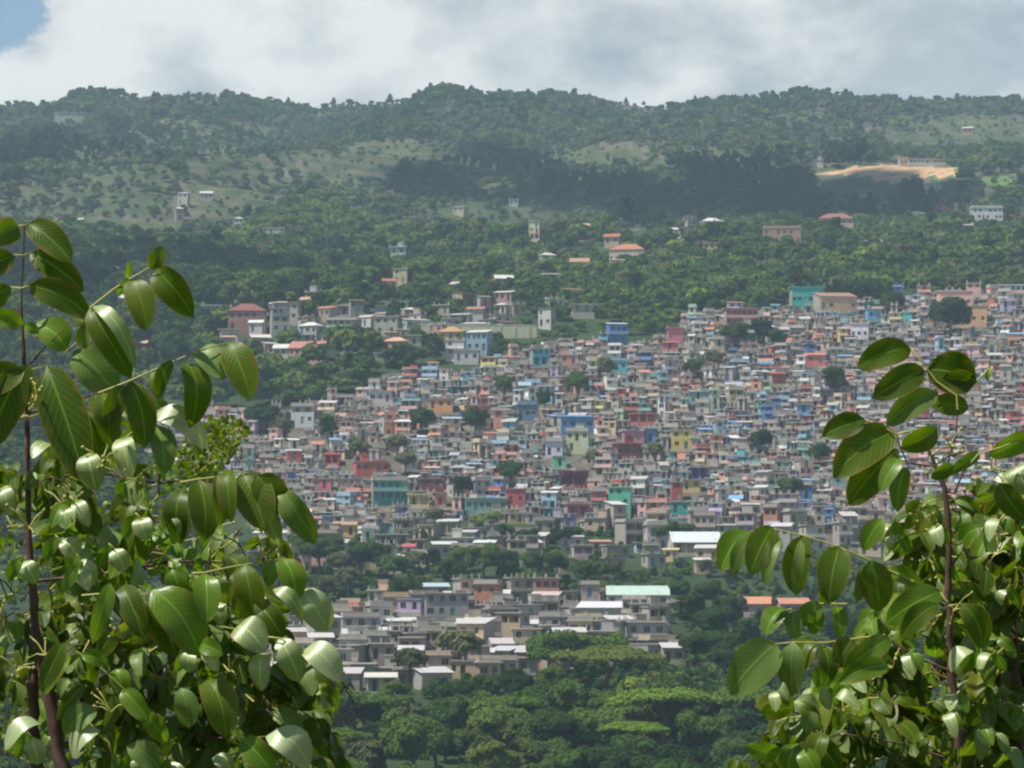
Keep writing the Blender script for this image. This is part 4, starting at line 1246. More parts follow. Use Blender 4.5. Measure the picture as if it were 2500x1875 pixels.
while D > 452:
    half = D * 0.158
    x = -half + r.uniform(0, 6)
    while x < half:
        kd = r.choices(['dark', 'green', 'umbrella', 'olive', 'yellowish'], [7, 5, 0.25, 0.8, 0.4])[0]
        s = r.uniform(0.72, 1.08)
        xx, yy = x + r.uniform(-2, 2), D + r.uniform(-5, 5)
        g = float(Hgt(xx, yy))
        px, py = proj(xx, yy, g + 8)
        if all((xx - a) ** 2 + (yy - b_) ** 2 > (rr + 2.0) ** 2 for a, b_, rr in WD) and not inpoly(HAMLET, px, py):
            tree(px, py, kd, scale=s, at_xyz=(xx, yy, g))
            nw += 1
        x += r.uniform(6.0, 9.0)
    D -= r.uniform(10.5, 14)
# labels for all trees from the nearest landmark
LAND_H = list(LAND)
LAND = LAND_H + [(1620, 1720, 'glowing bright tree'), (870, 1720, 'widest flat-topped tree'), (1100, 1820, 'frame foot at mid left'), (1700, 1850, 'frame foot at mid right')]
LAND = [q if 'frame' not in q[2] else (q[0], q[1], 'picture foot') for q in LAND]
LAND = LAND[:-2] + [LAND[-1]]
word_labels(TREES, 'tree', 'trees')
for t in TREES:
    if t['kd'] == 'bright':
        t['label'] = 'bright yellow-green flat-topped tree glowing in the dark wood' if t['o'].scale[0] > 0.75 else 'smaller bright yellow-green lobe tree left of the glowing one'
    tag(t['o'], t['label'], 'tree', 'trees of the valley wood and hamlet')
LAND = LAND_H
print('trees', len(TREES), 'wood', nw)

# ridge pines that stand out against the sky
r = random.Random(3)
def pine_kind(seed, H_, R_):
    rr = random.Random(seed)
    lb = []
    for i in range(7):
        t = i / 6
        a = rr.uniform(0, 6.28)
        q = R_ * 0.35 * (1 - t)
        lb.append((math.cos(a) * q, math.sin(a) * q, H_ * (0.38 + 0.56 * t), R_ * (1.0 - 0.62 * t), R_ * (1.0 - 0.62 * t), H_ * 0.10))
    return dict(c=crown_mesh('crown', M_PINE_SHADE, lb, 700, 0.75, seed), t=trunk_mesh('trunk', H_ * 0.9, 0.28, [], seed))
PK = [pine_kind(50 + i, 13, 3.0 + 0.5 * i) for i in range(3)]
RIDGE = [(172, 'left'), (190, ''), (225, ''), (250, ''), (285, ''), (320, ''), (370, ''), (455, ''), (500, ''), (540, ''), (575, ''), (640, ''), (700, ''), (790, ''), (812, ''), (850, ''), (905, ''), (950, ''), (985, ''), (1020, ''), (1050, ''), (1090, ''), (1115, ''), (1150, ''), (1163, ''), (1205, ''), (1300, ''), (1345, ''), (1385, ''), (1440, ''), (1482, ''), (1530, ''), (1640, ''), (1700, ''), (1730, ''), (1745, ''), (1790, ''), (1880, ''), (1960, ''), (2010, ''), (2060, ''), (2100, ''), (2230, ''), (2330, ''), (2420, ''), (2480, '')]
for i, (px, _) in enumerate(RIDGE):
    for q in range(1 if r.random() < 0.7 else 2):
        D = YR + r.uniform(-14, 8)
        x = (px + q * r.uniform(10, 18) - W0 / 2) / FPX * D
        k = PK[(i + q) % 3]
        root = link('ridge_tree', None, None, (x, D, float(Hgt(x, D)) - 1.0))
        s = r.uniform(0.40, 0.78)
        if r.random() < 0.6:
            k = KINDS[r.choice(['dark', 'olive', 'dark'])][0]
            s *= 1.05
        root.scale = (s * 1.15, s * 1.15, s)
        root.rotation_euler.z = r.uniform(0, 6.28)
        link('trunk', k['t'], root)
        link('crown', k['c'], root)
        tag(root, f'{ordw(i + 1)} dark tree along the skyline counted from the left end' if q == 0 else f'companion tree close beside the {ordw(i + 1)} skyline tree', 'tree', 'trees along the mountain ridge')

# ---------------------------------------------------------------- the far woods (one mass)
def forest(name, mat_sets, pts, scl, which, label):
    hid = bpy.data.collections.new(name + '_kinds')
    for i, me_ in enumerate(mat_sets):
        o = bpy.data.objects.new(f'{name}_kind_{chr(97 + i)}', me_)
        hid.objects.link(o)
    me = bpy.data.meshes.new(name)
    me.vertices.add(len(pts))
    me.vertices.foreach_set('co', np.asarray(pts, np.float32).ravel())
    for nm, t, vals in (('scl', 'FLOAT', scl), ('rot', 'FLOAT', RNG.uniform(0, 6.28, len(pts))), ('idx', 'INT', which)):
        a = me.attributes.new(nm, t, 'POINT')
        a.data.foreach_set('value', np.asarray(vals, np.int32 if t == 'INT' else np.float32))
    o = link(name, me)
    tag(o, label, kind='stuff')
    g = bpy.data.node_groups.new(name + '_scatter', 'GeometryNodeTree')
    g.interface.new_socket('Geometry', in_out='INPUT', socket_type='NodeSocketGeometry')
    g.interface.new_socket('Geometry', in_out='OUTPUT', socket_type='NodeSocketGeometry')
    gi, go = g.nodes.new('NodeGroupInput'), g.nodes.new('NodeGroupOutput')
    ci = g.nodes.new('GeometryNodeCollectionInfo')
    ci.inputs['Collection'].default_value = hid
    ci.inputs['Separate Children'].default_value = True
    ci.inputs['Reset Children'].default_value = True
    ip = g.nodes.new('GeometryNodeInstanceOnPoints')
    ip.inputs['Pick Instance'].default_value = True

    def attr(nm, t):
        n = g.nodes.new('GeometryNodeInputNamedAttribute')
        n.data_type = t
        n.inputs['Name'].default_value = nm
        return n.outputs['Attribute']
    cx = g.nodes.new('ShaderNodeCombineXYZ')
    g.links.new(attr('rot', 'FLOAT'), cx.inputs[2])
    er = g.nodes.new('FunctionNodeEulerToRotation')
    g.links.new(cx.outputs[0], er.inputs[0])
    g.links.new(gi.outputs[0], ip.inputs['Points'])
    g.links.new(ci.outputs[0], ip.inputs['Instance'])
    g.links.new(attr('idx', 'INT'), ip.inputs['Instance Index'])
    g.links.new(er.outputs[0], ip.inputs['Rotation'])
    g.links.new(attr('scl', 'FLOAT'), ip.inputs['Scale'])
    g.links.new(ip.outputs[0], go.inputs[0])
    md = o.modifiers.new('scatter', 'NODES')
    md.node_group = g
    return o


far_kinds = []
for i, (mt, R_, H_, z0, n, k) in enumerate([(M_DARK, 3.4, 4.6, 1.2, 420, 6), (M_DARK, 2.7, 5.4, 1.2, 360, 5), (M_MID, 3.2, 4.2, 1.0, 400, 6), (M_MID, 3.8, 3.6, 1.2, 430, 8), (M_OLIVE, 2.9, 3.8, 1.2, 260, 6), (M_YEL, 2.9, 3.4, 1.0, 300, 6), (M_SCRUB, 2.7, 3.6, 0.8, 280, 6)]):
    far_kinds.append(crown_mesh('far_crown', mt, lobes_round(100 + i, R_, H_, k, z0), n, 0.62, 100 + i))
shade_kinds = [crown_mesh('shade_crown', M_PINE_SHADE, lobes_round(120 + i, 2.4, 7.5, 5, 1.0), 420, 0.62, 120 + i) for i in range(3)]  # crowns whose dark colour stands in for cloud shade

# candidate spots over the sector in view and a little beyond
N = 52000
yy = np.sqrt(RNG.uniform(880 ** 2, 2740 ** 2, N))
xx = RNG.uniform(-0.178, 0.178, N) * yy
zz = Hgt(xx, yy)
px, py = proj(xx, yy, zz)
ok = np.ones(N, bool)
ok &= ~inpoly(SLUM, px, py) & ~inpoly(HAMLET, px, py)
qx, qy = px + (fbm(xx / 45, yy / 60, 91, 4) - 0.5) * 130, py + (fbm(xx / 45 + 7, yy / 60, 95, 4) - 0.5) * 50
ok &= ~inpoly(QUARRY, qx, qy) & ~inpoly(QUARRY, qx, qy - 13) & ~inpoly(QUARRY, qx, qy - 24) & ~inpoly(QUARRY, qx, qy - 38) & ~inpoly(QUARRY, qx, qy - 50)
ok &= ~((yy < 930) & (py > 1180) & (px > 480))
infield = np.zeros(N, bool)
pxj = px + (fbm(xx / 45, yy / 60, 91, 4) - 0.5) * 130
pyj = py + (fbm(xx / 45 + 7, yy / 60, 95, 4) - 0.5) * 50
for p in FIELDS:
    infield |= inpoly(p, pxj, pyj)
infield |= inpoly(GREEN, pxj, pyj)
ok &= ~(infield & (RNG.random(N) > 0.80))
# natural clearings on the upper slopes
clear = fbm(xx / 90 + 40, yy / 160 + 3, 61, 4)
ok &= ~((clear > 0.64 - 0.13 * sstep(1350, 2100, yy)) & (yy > 1350) & (RNG.random(N) < 0.45))
for (a, b_, r_, _s) in PLACED:
    if b_ > 870:
        back = (10 if _s == (0, 0, 0, 0) else 26) if b_ > 1150 else 10
        ok &= ~((np.abs(xx - a) < r_ + 2.5) & (yy > b_ - back) & (yy < b_ + 6))
in_shade = np.zeros(N, bool)
for p in SHADE_BANDS:
    in_shade |= inpoly(p, px, py)
wob = fbm(xx / 70, yy / 110, 71, 3)
in_shade &= wob > 0.36
# dark gullies carry denser, darker growth
gully = fbm(xx / 150 + 9, yy / 260, 83, 3)
pick = RNG.random(N)
which = np.where(gully < 0.47, np.where(pick < 0.62, RNG.integers(0, 2, N), RNG.integers(2, 4, N)), np.where(pick < 0.18, RNG.integers(0, 2, N), np.where(pick < np.where(yy > 1700, 0.55, 0.80), RNG.integers(2, 4, N), np.where(pick < 0.94, 4, 5))))
GRASSY = clear > 0.60 - 0.13 * sstep(1350, 2100, yy)
sz = np.where(GRASSY, 0.62, 1.0) * (0.75 + 0.95 * RNG.random(N) ** 1.6) * np.where(infield, 0.18 + 0.75 * RNG.random(N) ** 2, 1.0)
sz = np.where((yy > 2480), sz * 0.8, sz)
which = np.where((RNG.random(N) < 0.62 * sstep(1400, 1900, yy)) & (gully > 0.42), 6, which)
a = ok & ~in_shade
forest('hillside_woods', far_kinds, np.c_[xx, yy, zz - 0.4][a], sz[a], which[a], 'dense mixed woods covering the mountainside up to the ridge')
a = ok & in_shade
forest('shade_band_woods', shade_kinds, np.c_[xx, yy, zz - 0.4][a], sz[a] * 1.05, RNG.integers(0, 3, N)[a], 'trees coloured dark in bands to stand for cloud shade on the mountainside')
# undergrowth below the near wood and between the hamlet houses
N = 5200
yy = RNG.uniform(440, 900, N)
xx = RNG.uniform(-0.17, 0.17, N) * yy
zz = Hgt(xx, yy)
px, py = proj(xx, yy, zz)
ok = ~inpoly(SLUM, px, py) & ~(inpoly(HAMLET, px, py) & (RNG.random(N) < 0.93))
for (a, b_, r_, s_) in PLACED:
    if s_ is not None:
        ok &= ~((np.abs(xx - a) < r_ + 1.5) & (yy > b_ - 6) & (yy < b_ + 5))
forest('valley_undergrowth', far_kinds, np.c_[xx, yy, zz - 0.8][ok], (RNG.uniform(0.3, 0.62, N))[ok], RNG.integers(0, 5, N)[ok], 'low shrubs filling the ground between trees and houses')

# ---------------------------------------------------------------- low cumulus added overhead, beyond the frame, shaped to shade bands of the slope
M_CLOUD, nt, b = newmat('cumulus')
b.inputs['Base Color'].default_value = (0.85, 0.86, 0.88, 1)
b.inputs['Roughness'].default_value = 1.0
rg = random.Random(8)
for poly in [P2([(820, 410), (930, 378), (960, 345), (1060, 335), (1180, 350), (1250, 388), (1370, 405), (1400, 440), (1260, 455), (1100, 440), (940, 450)]),
             P2([(1330, 505), (1360, 470), (1490, 425), (1510, 385), (1570, 352), (1640, 350), (1690, 375), (1620, 408), (1850, 398), (2090, 412), (2110, 440), (2080, 470), (1900, 490), (1700, 495), (1500, 500)]),
             P2([(-60, 560), (200, 545), (420, 520), (640, 560), (720, 600), (620, 640), (420, 640), (200, 660), (-60, 650)])]:
    xs_, ys_ = [p[0] for p in poly], [p[1] for p in poly]
    m = MB()
    n = 0
    while n < (52 if poly[0][0] > 0 else 26):
        px, row = rg.uniform(min(xs_), max(xs_)), rg.uniform(min(ys_), max(ys_))
        if not bool(inpoly(poly, px, row)):
            continue
        x, y, z = hit(px, row)
        t = (1350 + rg.uniform(-30, 30) - z) / sdir.z
        c = Vector((x + rg.gauss(0, 9), y + rg.gauss(0, 30), z)) + sdir * t
        r0 = rg.uniform(6, 22)
        k0 = len(m.v)
        for i in range(7):
            th = math.pi * i / 6
            for j in range(10):
                a = 2 * math.pi * j / 10
                q = r0 * rg.uniform(0.85, 1.15)
                m.v.append((c.x + q * math.sin(th) * math.cos(a), c.y + 1.6 * q * math.sin(th) * math.sin(a), c.z + 0.7 * q * math.cos(th)))
        for i in range(6):
            for j in range(10):
                m.f.append((k0 + i * 10 + j, k0 + (i + 1) * 10 + j, k0 + (i + 1) * 10 + (j + 1) % 10, k0 + i * 10 + (j + 1) % 10))
                m.m.append(0)
        n += 1
    tag(link('shade_clouds', mesh('shade_clouds', m.v, m.f, M_CLOUD, m.m, None, True)), 'unseen white cumulus shaped to shade bands of the slope', kind='stuff')

# ---------------------------------------------------------------- air
hz = MB()
hz.box(-1500, 1500, -30, 3400, -60, 480)
M_HAZE = bpy.data.materials.new('haze_air')
M_HAZE.use_nodes = True
nt = M_HAZE.node_tree
nt.nodes.clear()
o_ = nd(nt, 'ShaderNodeOutputMaterial')
pv = nd(nt, 'ShaderNodeVolumePrincipled')
pv.inputs['Color'].default_value = (0.60, 0.82, 1.0, 1)
pv.inputs['Density'].default_value = 0.000125
pv.inputs['Anisotropy'].default_value = 0.2
nt.links.new(pv.outputs[0], o_.inputs['Volume'])
HAZE = link('haze', mesh('haze', hz.v, hz.f, M_HAZE))
tag(HAZE, 'pale blue air over the valley', kind='stuff')

# ---------------------------------------------------------------- the sprigs close to us
def leaf_material(name, top, top2, under, rough, trans, edge, spec=0.32):
    m, nt, b = newmat(name)
    uv = nd(nt, 'ShaderNodeUVMap')
    sp = nd(nt, 'ShaderNodeSeparateXYZ')
    nt.links.new(uv.outputs[0], sp.inputs[0])
    geo = nd(nt, 'ShaderNodeNewGeometry')
    n = nd(nt, 'ShaderNodeTexNoise', i_Scale=45.0, i_Detail=4.0)
    nt.links.new(geo.outputs['Position'], n.inputs['Vector'])
    f = mth(nt, 'ADD', mth(nt, 'MULTIPLY', geo.outputs['Random Per Island'], 0.7), mth(nt, 'MULTIPLY', n.outputs[0], 0.35))
    c = ramp(nt, f, [(0.1, top), (0.95, top2)])
    u = mth(nt, 'ABSOLUTE', sp.outputs[1])                       # 0 at the midrib, 1 at the margin
    rib = mapr(nt, u, 0.02, 0.075, 1.0, 0.0)
    # side veins: slanted lines out of the midrib
    ph = mth(nt, 'SUBTRACT', mth(nt, 'MULTIPLY', sp.outputs[0], 11.0), mth(nt, 'MULTIPLY', u, 3.2))
    fr = mth(nt, 'ABSOLUTE', mth(nt, 'SUBTRACT', mth(nt, 'FRACT', ph), 0.5))
    vein = mapr(nt, fr, 0.03, 0.12, 0.35, 0.0)
    c = mixc(nt, mth(nt, 'MAXIMUM', rib, vein), c, tuple(min(1, v * 1.7 + 0.012) for v in top2))
    mar = mapr(nt, u, 0.90, 0.99, 0.0, 0.8)
    c = mixc(nt, mar, c, edge)
    # insect spots, dry margins and the odd yellowing blade
    n5 = nd(nt, 'ShaderNodeTexNoise', i_Scale=150.0, i_Detail=3.0, i_Roughness=0.6)
    nt.links.new(geo.outputs['Position'], n5.inputs['Vector'])
    c = mixc(nt, mapr(nt, n5.outputs[0], 0.68, 0.74, 0.0, 0.75), c, (0.12, 0.075, 0.02))
    dry = mth(nt, 'MULTIPLY', mapr(nt, n.outputs[0], 0.5, 0.62), mapr(nt, u, 0.55, 0.95, 0.0, 0.8))
    c = mixc(nt, dry, c, (0.16, 0.12, 0.025))
    c = mixc(nt, mapr(nt, geo.outputs['Random Per Island'], 0.972, 0.985, 0.0, 0.4), c, (0.24, 0.23, 0.03))
    un = mixc(nt, mth(nt, 'MAXIMUM', rib, vein), under, tuple(min(1, v * 1.35) for v in under))
    col = mixc(nt, geo.outputs['Backfacing'], c, un)
    nt.links.new(col, b.inputs['Base Color'])
    rr = mixc(nt, geo.outputs['Backfacing'], (rough,) * 3, (0.42,) * 3)
    nt.links.new(rr, b.inputs['Roughness'])
    b.inputs['Specular IOR Level'].default_value = spec
    bp = nd(nt, 'ShaderNodeBump', i_Strength=0.25, i_Distance=0.002)
    h = mth(nt, 'ADD', mth(nt, 'MULTIPLY', mth(nt, 'MAXIMUM', rib, vein), -1.0), mth(nt, 'MULTIPLY', n.outputs[0], 0.8))
    nt.links.new(h, bp.inputs['Height'])
    nt.links.new(bp.outputs[0], b.inputs['Normal'])
    t = nd(nt, 'ShaderNodeBsdfTranslucent')
    nt.links.new(mixc(nt, 1.0, c, (1.7, 1.75, 0.5), 'MULTIPLY'), t.inputs[0])
    mx = nd(nt, 'ShaderNodeMixShader', i_Fac=trans)
    nt.links.new(b.outputs[0], mx.inputs[1])
    nt.links.new(t.outputs[0], mx.inputs[2])
    nt.links.new(mx.outputs[0], nt.nodes['Material Output'].inputs[0])
    return m


M_LEAF = leaf_material('green_leaf', (0.040, 0.080, 0.004), (0.084, 0.138, 0.006), (0.16, 0.24, 0.06), 0.42, 0.42, (0.24, 0.18, 0.02))
M_GLINT = leaf_material('glint_pale_leaf', (0.16, 0.24, 0.06), (0.27, 0.34, 0.13), (0.30, 0.37, 0.17), 0.40, 0.22, (0.22, 0.18, 0.03), 0.9)  # paler blade colour paints in part of the sun glint
M_YOUNG = leaf_material('young_leaf', (0.080, 0.160, 0.012), (0.12, 0.21, 0.018), (0.20, 0.28, 0.10), 0.34, 0.38, (0.20, 0.18, 0.03))
M_RACHIS, nt, b = newmat('leaf_stalk')
b.inputs['Base Color'].default_value = (0.30, 0.29, 0.06, 1)
b.inputs['Roughness'].default_value = 0.5
M_STEM, nt, b = newmat('brown_stem')
n = nd(nt, 'ShaderNodeTexNoise', i_Scale=60.0, i_Detail=6.0, i_Roughness=0.7)
geo = nd(nt, 'ShaderNodeNewGeometry')
mp = nd(nt, 'ShaderNodeMapping')
mp.inputs['Scale'].default_value = (1, 1, 0.35)
nt.links.new(geo.outputs['Position'], mp.inputs[0])
nt.links.new(mp.outputs[0], n.inputs['Vector'])
nt.links.new(ramp(nt, n.outputs[0], [(0.3, (0.030, 0.014, 0.010)), (0.55, (0.085, 0.040, 0.026)), (0.75, (0.17, 0.10, 0.07))]), b.inputs['Base Color'])
bp = nd(nt, 'ShaderNodeBump', i_Strength=0.5, i_Distance=0.003)
nt.links.new(n.outputs[0], bp.inputs['Height'])
nt.links.new(bp.outputs[0], b.inputs['Normal'])
b.inputs['Roughness'].default_value = 0.75
LM = [M_LEAF, M_YOUNG, M_RACHIS, M_STEM, M_GLINT]
NU, NV = 10, 6


class LeafMB:
    def __init__(s):
        s.v, s.f, s.m, s.uv = [], [], [], []

    def leaf(s, B, T, w, roll=0.0, bulge=0.16, arch=0.08, fold=0.22, mat=0, pale=False, tipc=0.0, rr=random):
        """blade from B to T; roll turns it about its axis, bulge bends it out of its plane, arch lifts its middle"""
        B, T = Vector(B), Vector(T)
        a = T - B
        L = a.length
        vdir = (-(B + T) / 2).normalized()
        s0 = a.cross(vdir).normalized()
        q = Quaternion(a.normalized(), roll)
        sd = q @ s0
        n0 = sd.cross(a).normalized()
        if n0.dot(vdir) < 0 and abs(roll) < 1.5:
            n0 = -n0
        k0 = len(s.v)
        wob = rr.uniform(0, 6.28)
        up = Vector((0, 0, 1))
        up = (up - a * (up.dot(a) / (L * L)))
        up = up.normalized() if up.length > 1e-4 else s0
        for i in range(NU + 1):
            t = i / NU
            wt = w * 0.56 * (math.sin(math.pi * min(1, t ** 0.86)) ** 0.52)
            if i == NU:
                wt = 0.0004
            elif i == 0:
                wt = 0.0015
            e = 4 * t * (1 - t)
            c = B + a * t + n0 * (bulge * L * math.sin(math.pi * t ** 0.7) - tipc * L * t ** 3) + up * (arch * L * e)
            for j in range(NV + 1):
                u = 2 * j / NV - 1
                p = c + sd * (wt * u) + n0 * (fold * abs(u) ** 1.3 * wt + 0.006 * w * math.sin(9 * t + 2.5 * u + wob) * 6 * abs(u))
                s.v.append(tuple(p))
                s.uv.append((t, u))
        for i in range(NU):
            for j in range(NV):
                q_ = [k0 + i * (NV + 1) + j, k0 + i * (NV + 1) + j + 1, k0 + (i + 1) * (NV + 1) + j + 1, k0 + (i + 1) * (NV + 1) + j]
                # front face looks along n0 unless the pale underside is shown
                if pale:
                    q_.reverse()
                s.f.append(tuple(q_))
                s.m.append(mat)

    def tube(s, pts, rad, n=6, mat=2):
        m = MB()
        m.tube(pts, rad, n)
        k = len(s.v)
        s.v += m.v
        s.uv += [(0.5, 0.5)] * len(m.v)
        s.f += [tuple(k + i for i in f) for f in m.f]
        s.m += [mat] * len(m.f)

    def berry(s, c, r, mat=2):
        k = len(s.v)
        c = Vector(c)
        for z, q in ((-1, 0.0), (-0.5, 0.87), (0.5, 0.87), (1, 0.0)):
            for j in range(6):
                a = j * math.pi / 3
                s.v.append(tuple(c + Vector((math.cos(a) * q, math.sin(a) * q, z)) * r))
                s.uv.append((0.5, 0.5))
        for i in range(3):
            for j in range(6):
                s.f.append((k + i * 6 + j, k + i * 6 + (j + 1) % 6, k + (i + 1) * 6 + (j + 1) % 6, k + (i + 1) * 6 + j))
                s.m.append(mat)

    def build(s, name, parent):
        me = mesh(name, s.v, s.f, LM, s.m, None, True, s.uv)
        return link(name, me, parent)


# face orientation check: front faces must look at n0
def _orient_probe():
    l = LeafMB()
    l.leaf((0, 5, 0), (0.08, 5, -0.05), 0.04, fold=0, bulge=0)
    f = l.f[NV * 4 + 2]
    p = [Vector(l.v[i]) for i in f]
    nrm = (p[1] - p[0]).cross(p[2] - p[1])
    return nrm.dot(Vector((0, -1, 0))) > 0


FLIP = not _orient_probe()
KPX = 5.5 / FPX


def sun_roll(B, T):
    a = (T - B)
    vdir = (-(B + T) / 2).normalized()
    h = (vdir + sdir).normalized()
    s0 = a.cross(vdir).normalized()
    best = (-9, 0)
    for i in range(-30, 31):
        q = Quaternion(a.normalized(), i * 0.05)
        sd = q @ s0
        n = sd.cross(a).normalized()
        if n.dot(vdir) < 0:
            n = -n
        best = max(best, (n.dot(h), i * 0.05))
    return best[1]


def spray(parent, D, rachis, leaves, rg_, thick=2.2):
    """a compound leaf: stalk polylines and blades in survey pixels; blade: bx, by, tx, ty, width, flags"""
    l = LeafMB()
    for poly in rachis:
        pts = [at(x, y, D + rg_.uniform(-0.01, 0.01)) for x, y in poly]
        l.tube(pts, [thick * KPX * (1.25 - 0.6 * i / max(1, len(pts) - 1)) for i in range(len(pts))])
    for lf in leaves:
        bx, by, tx, ty, w = lf[:5]
        fl = lf[5] if len(lf) > 5 else ''
        dB = D + rg_.uniform(-0.02, 0.02)
        dT = dB + rg_.uniform(-0.03, 0.015)
        B, T = at(bx, by, dB), at(tx, ty, dT)
        pale = 'p' in fl
        shiny = 's' in fl
        roll = rg_.uniform(-0.45, 0.45)
        arch = rg_.uniform(0.02, 0.10)
        bul = rg_.uniform(0.10, 0.22)
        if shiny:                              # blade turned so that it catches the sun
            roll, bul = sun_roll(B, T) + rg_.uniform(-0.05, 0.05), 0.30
        if 'f' in fl:
            roll, bul = rg_.uniform(-0.15, 0.15), 0.08
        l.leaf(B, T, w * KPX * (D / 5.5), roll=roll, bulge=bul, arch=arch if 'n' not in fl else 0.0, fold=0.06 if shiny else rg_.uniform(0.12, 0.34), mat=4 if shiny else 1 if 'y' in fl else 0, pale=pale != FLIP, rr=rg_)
    return l.build('leaf_spray', parent)


def wild_spray(parent, px, py, D, ang, Lpx, n, lpx, rg_, mat=0, droop=0.5):
    """a compound leaf growing freely in space from the point surveyed at (px, py): n pairs of hanging leaflets"""
    l = LeafMB()
    k = D / FPX
    for rep_ in range(rg_.choice([4, 4, 5])):
        o = at(px + rg_.uniform(-55, 55) * (rep_ > 0), py + rg_.uniform(-55, 55) * (rep_ > 0), D + rg_.uniform(-0.15, 0.15) * (rep_ > 0))
        if rep_:
            l.tube([o_0, (o_0 + o) / 2 + Vector((0, 0, 0.006)), o], [2.2 * k, 2.0 * k, 1.8 * k], 5, 3)
        else:
            o_0 = o
        _sprig(l, o, ang + rg_.uniform(-0.8, 0.8) * (rep_ > 0), k, Lpx, n, lpx, rg_, mat, droop)
    return l.build('leaf_spray', parent)


def _sprig(l, o, ang, k, Lpx, n, lpx, rg_, mat, droop):
    d = Vector((math.cos(ang), rg_.uniform(-0.6, 0.6), math.sin(ang))).normalized()
    pts = []
    for i in range(n + 1):
        t = i / n
        pts.append(o + d * (Lpx * k * t) + Vector((0, 0, -droop * Lpx * k * t * t)))
    l.tube(pts, [2.0 * k * (1.2 - 0.6 * i / n) for i in range(n + 1)])
    sidev = d.cross(Vector((0, 0, 1))).normalized()
    for i in range(1, n + 1):
        for sgn in (-1, 1):
            B = pts[i]
            dr = (sidev * sgn * rg_.uniform(0.5, 1.0) + d * rg_.uniform(0.1, 0.5) + Vector((0, 0, -rg_.uniform(0.35, 1.15)))).normalized()
            ll = lpx * k * rg_.uniform(0.75, 1.15)
            T = B + dr * ll
            glint = rg_.random() < 0.025
            l.leaf(B, T, ll * rg_.uniform(0.38, 0.54), roll=sun_roll(B, T) if glint else rg_.uniform(-1.1, 1.1), bulge=0.14 if glint else rg_.uniform(0.10, 0.26), arch=rg_.uniform(0.0, 0.10), fold=rg_.uniform(0.05, 0.35), mat=4 if glint else mat, pale=(rg_.random() < 0.22) != FLIP, rr=rg_)


def stem_part(parent, name, pts, rad, D=5.6, mat=3):
    """pts: (px, py) or (px, py, depth); rad in survey pixels"""
    l = LeafMB()
    P = [at(p[0], p[1], p[2] if len(p) > 2 else D) for p in pts]
    k_ = 0.6 if name == 'branch' else 0.9
    rr_ = random.Random(int(pts[0][0] * 7 + pts[0][1]))
    Q, W = [], []
    for i in range(len(P) - 1):
        m_ = max(2, int((P[i + 1] - P[i]).length / 0.018))
        m_ = min(m_, 14)
        for q in range(m_):
            t = q / m_
            j = 0.35 * rad[i] * D / FPX
            Q.append(P[i].lerp(P[i + 1], t) + Vector((rr_.uniform(-j, j), rr_.uniform(-j, j), 0)))
            W.append((rad[i] * (1 - t) + rad[i + 1] * t) * (rr_.uniform(1.12, 1.3) if q == 0 or rr_.random() < 0.14 else rr_.uniform(0.9, 1.06)))
    P, rad = Q + [P[-1]], W + [rad[-1]]
    l.tube(P, [r_ * k_ * D / FPX for r_ in rad], 9, mat)
    return l.build(name, parent)


def to_ground(px, py, D=5.6):
    p = at(px, py, D)
    return p


rg = random.Random(21)
base = at(110, 1875, 5.6)
gz = float(Hgt(base.x, 5.6))
plant_a = link('broadleaf_sapling', None, None, (base.x, 5.6, gz))
tag(plant_a, 'leafy sapling with large drooping glossy leaves filling the left edge', 'sapling', 'saplings in front of the view')


class Off:
    """parts are surveyed in world space; hang them under the sapling without moving them"""

    def __init__(s, root):
        s.root = root

    def fix(s):
        inv = Matrix.Translation(-s.root.location)
        for c in s.root.children:
            if not c.get('_fixed'):
                c.data.transform(inv)
                c['_fixed'] = 1
        for c in s.root.children:
            del c['_fixed']


def ground_pts(px, D=5.6):
    """survey row of the soil straight below a stem"""
    p = at(px, 1875, D)
    g = float(Hgt(p.x, D)) - 0.05
    return proj(p.x, D, g)


gp = ground_pts(160)
stem_part(plant_a, 'stem', [(59, 555), (56, 640), (52, 710), (52, 760), (56, 850), (63, 960), (68, 1180), (75, 1400), (88, 1560), (122, 1690), (150, 1875), (gp[0] + 20, gp[1])], [2.5, 3, 3.2, 3.6, 5, 6, 7.5, 10, 13, 17, 20, 26])
stem_part(plant_a, 'stem', [(92, 1540), (78, 1680), (84, 1800), (96, 1900), (150, gp[1])], [9, 14, 17, 19, 24], 5.68)
stem_part(plant_a, 'branch', [(64, 900), (110, 848), (160, 800)], [3.5, 3, 2.2])
stem_part(plant_a, 'branch', [(66, 1010), (150, 985), (240, 960), (315, 931)], [5, 4, 3.2, 2.5], 5.58)
stem_part(plant_a, 'branch', [(70, 1180), (220, 1150), (380, 1180), (470, 1172)], [6, 5, 4, 3], 5.85)
stem_part(plant_a, 'branch', [(76, 1420), (260, 1400), (420, 1370), (596, 1375)], [7, 6, 5, 3], 5.85)
stem_part(plant_a, 'branch', [(90, 1560), (260, 1560), (430, 1535), (570, 1535)], [7, 6, 5, 3], 5.85)
stem_part(plant_a, 'branch', [(120, 1690), (330, 1740), (500, 1800), (590, 1805)], [8, 6, 5, 3], 5.85)
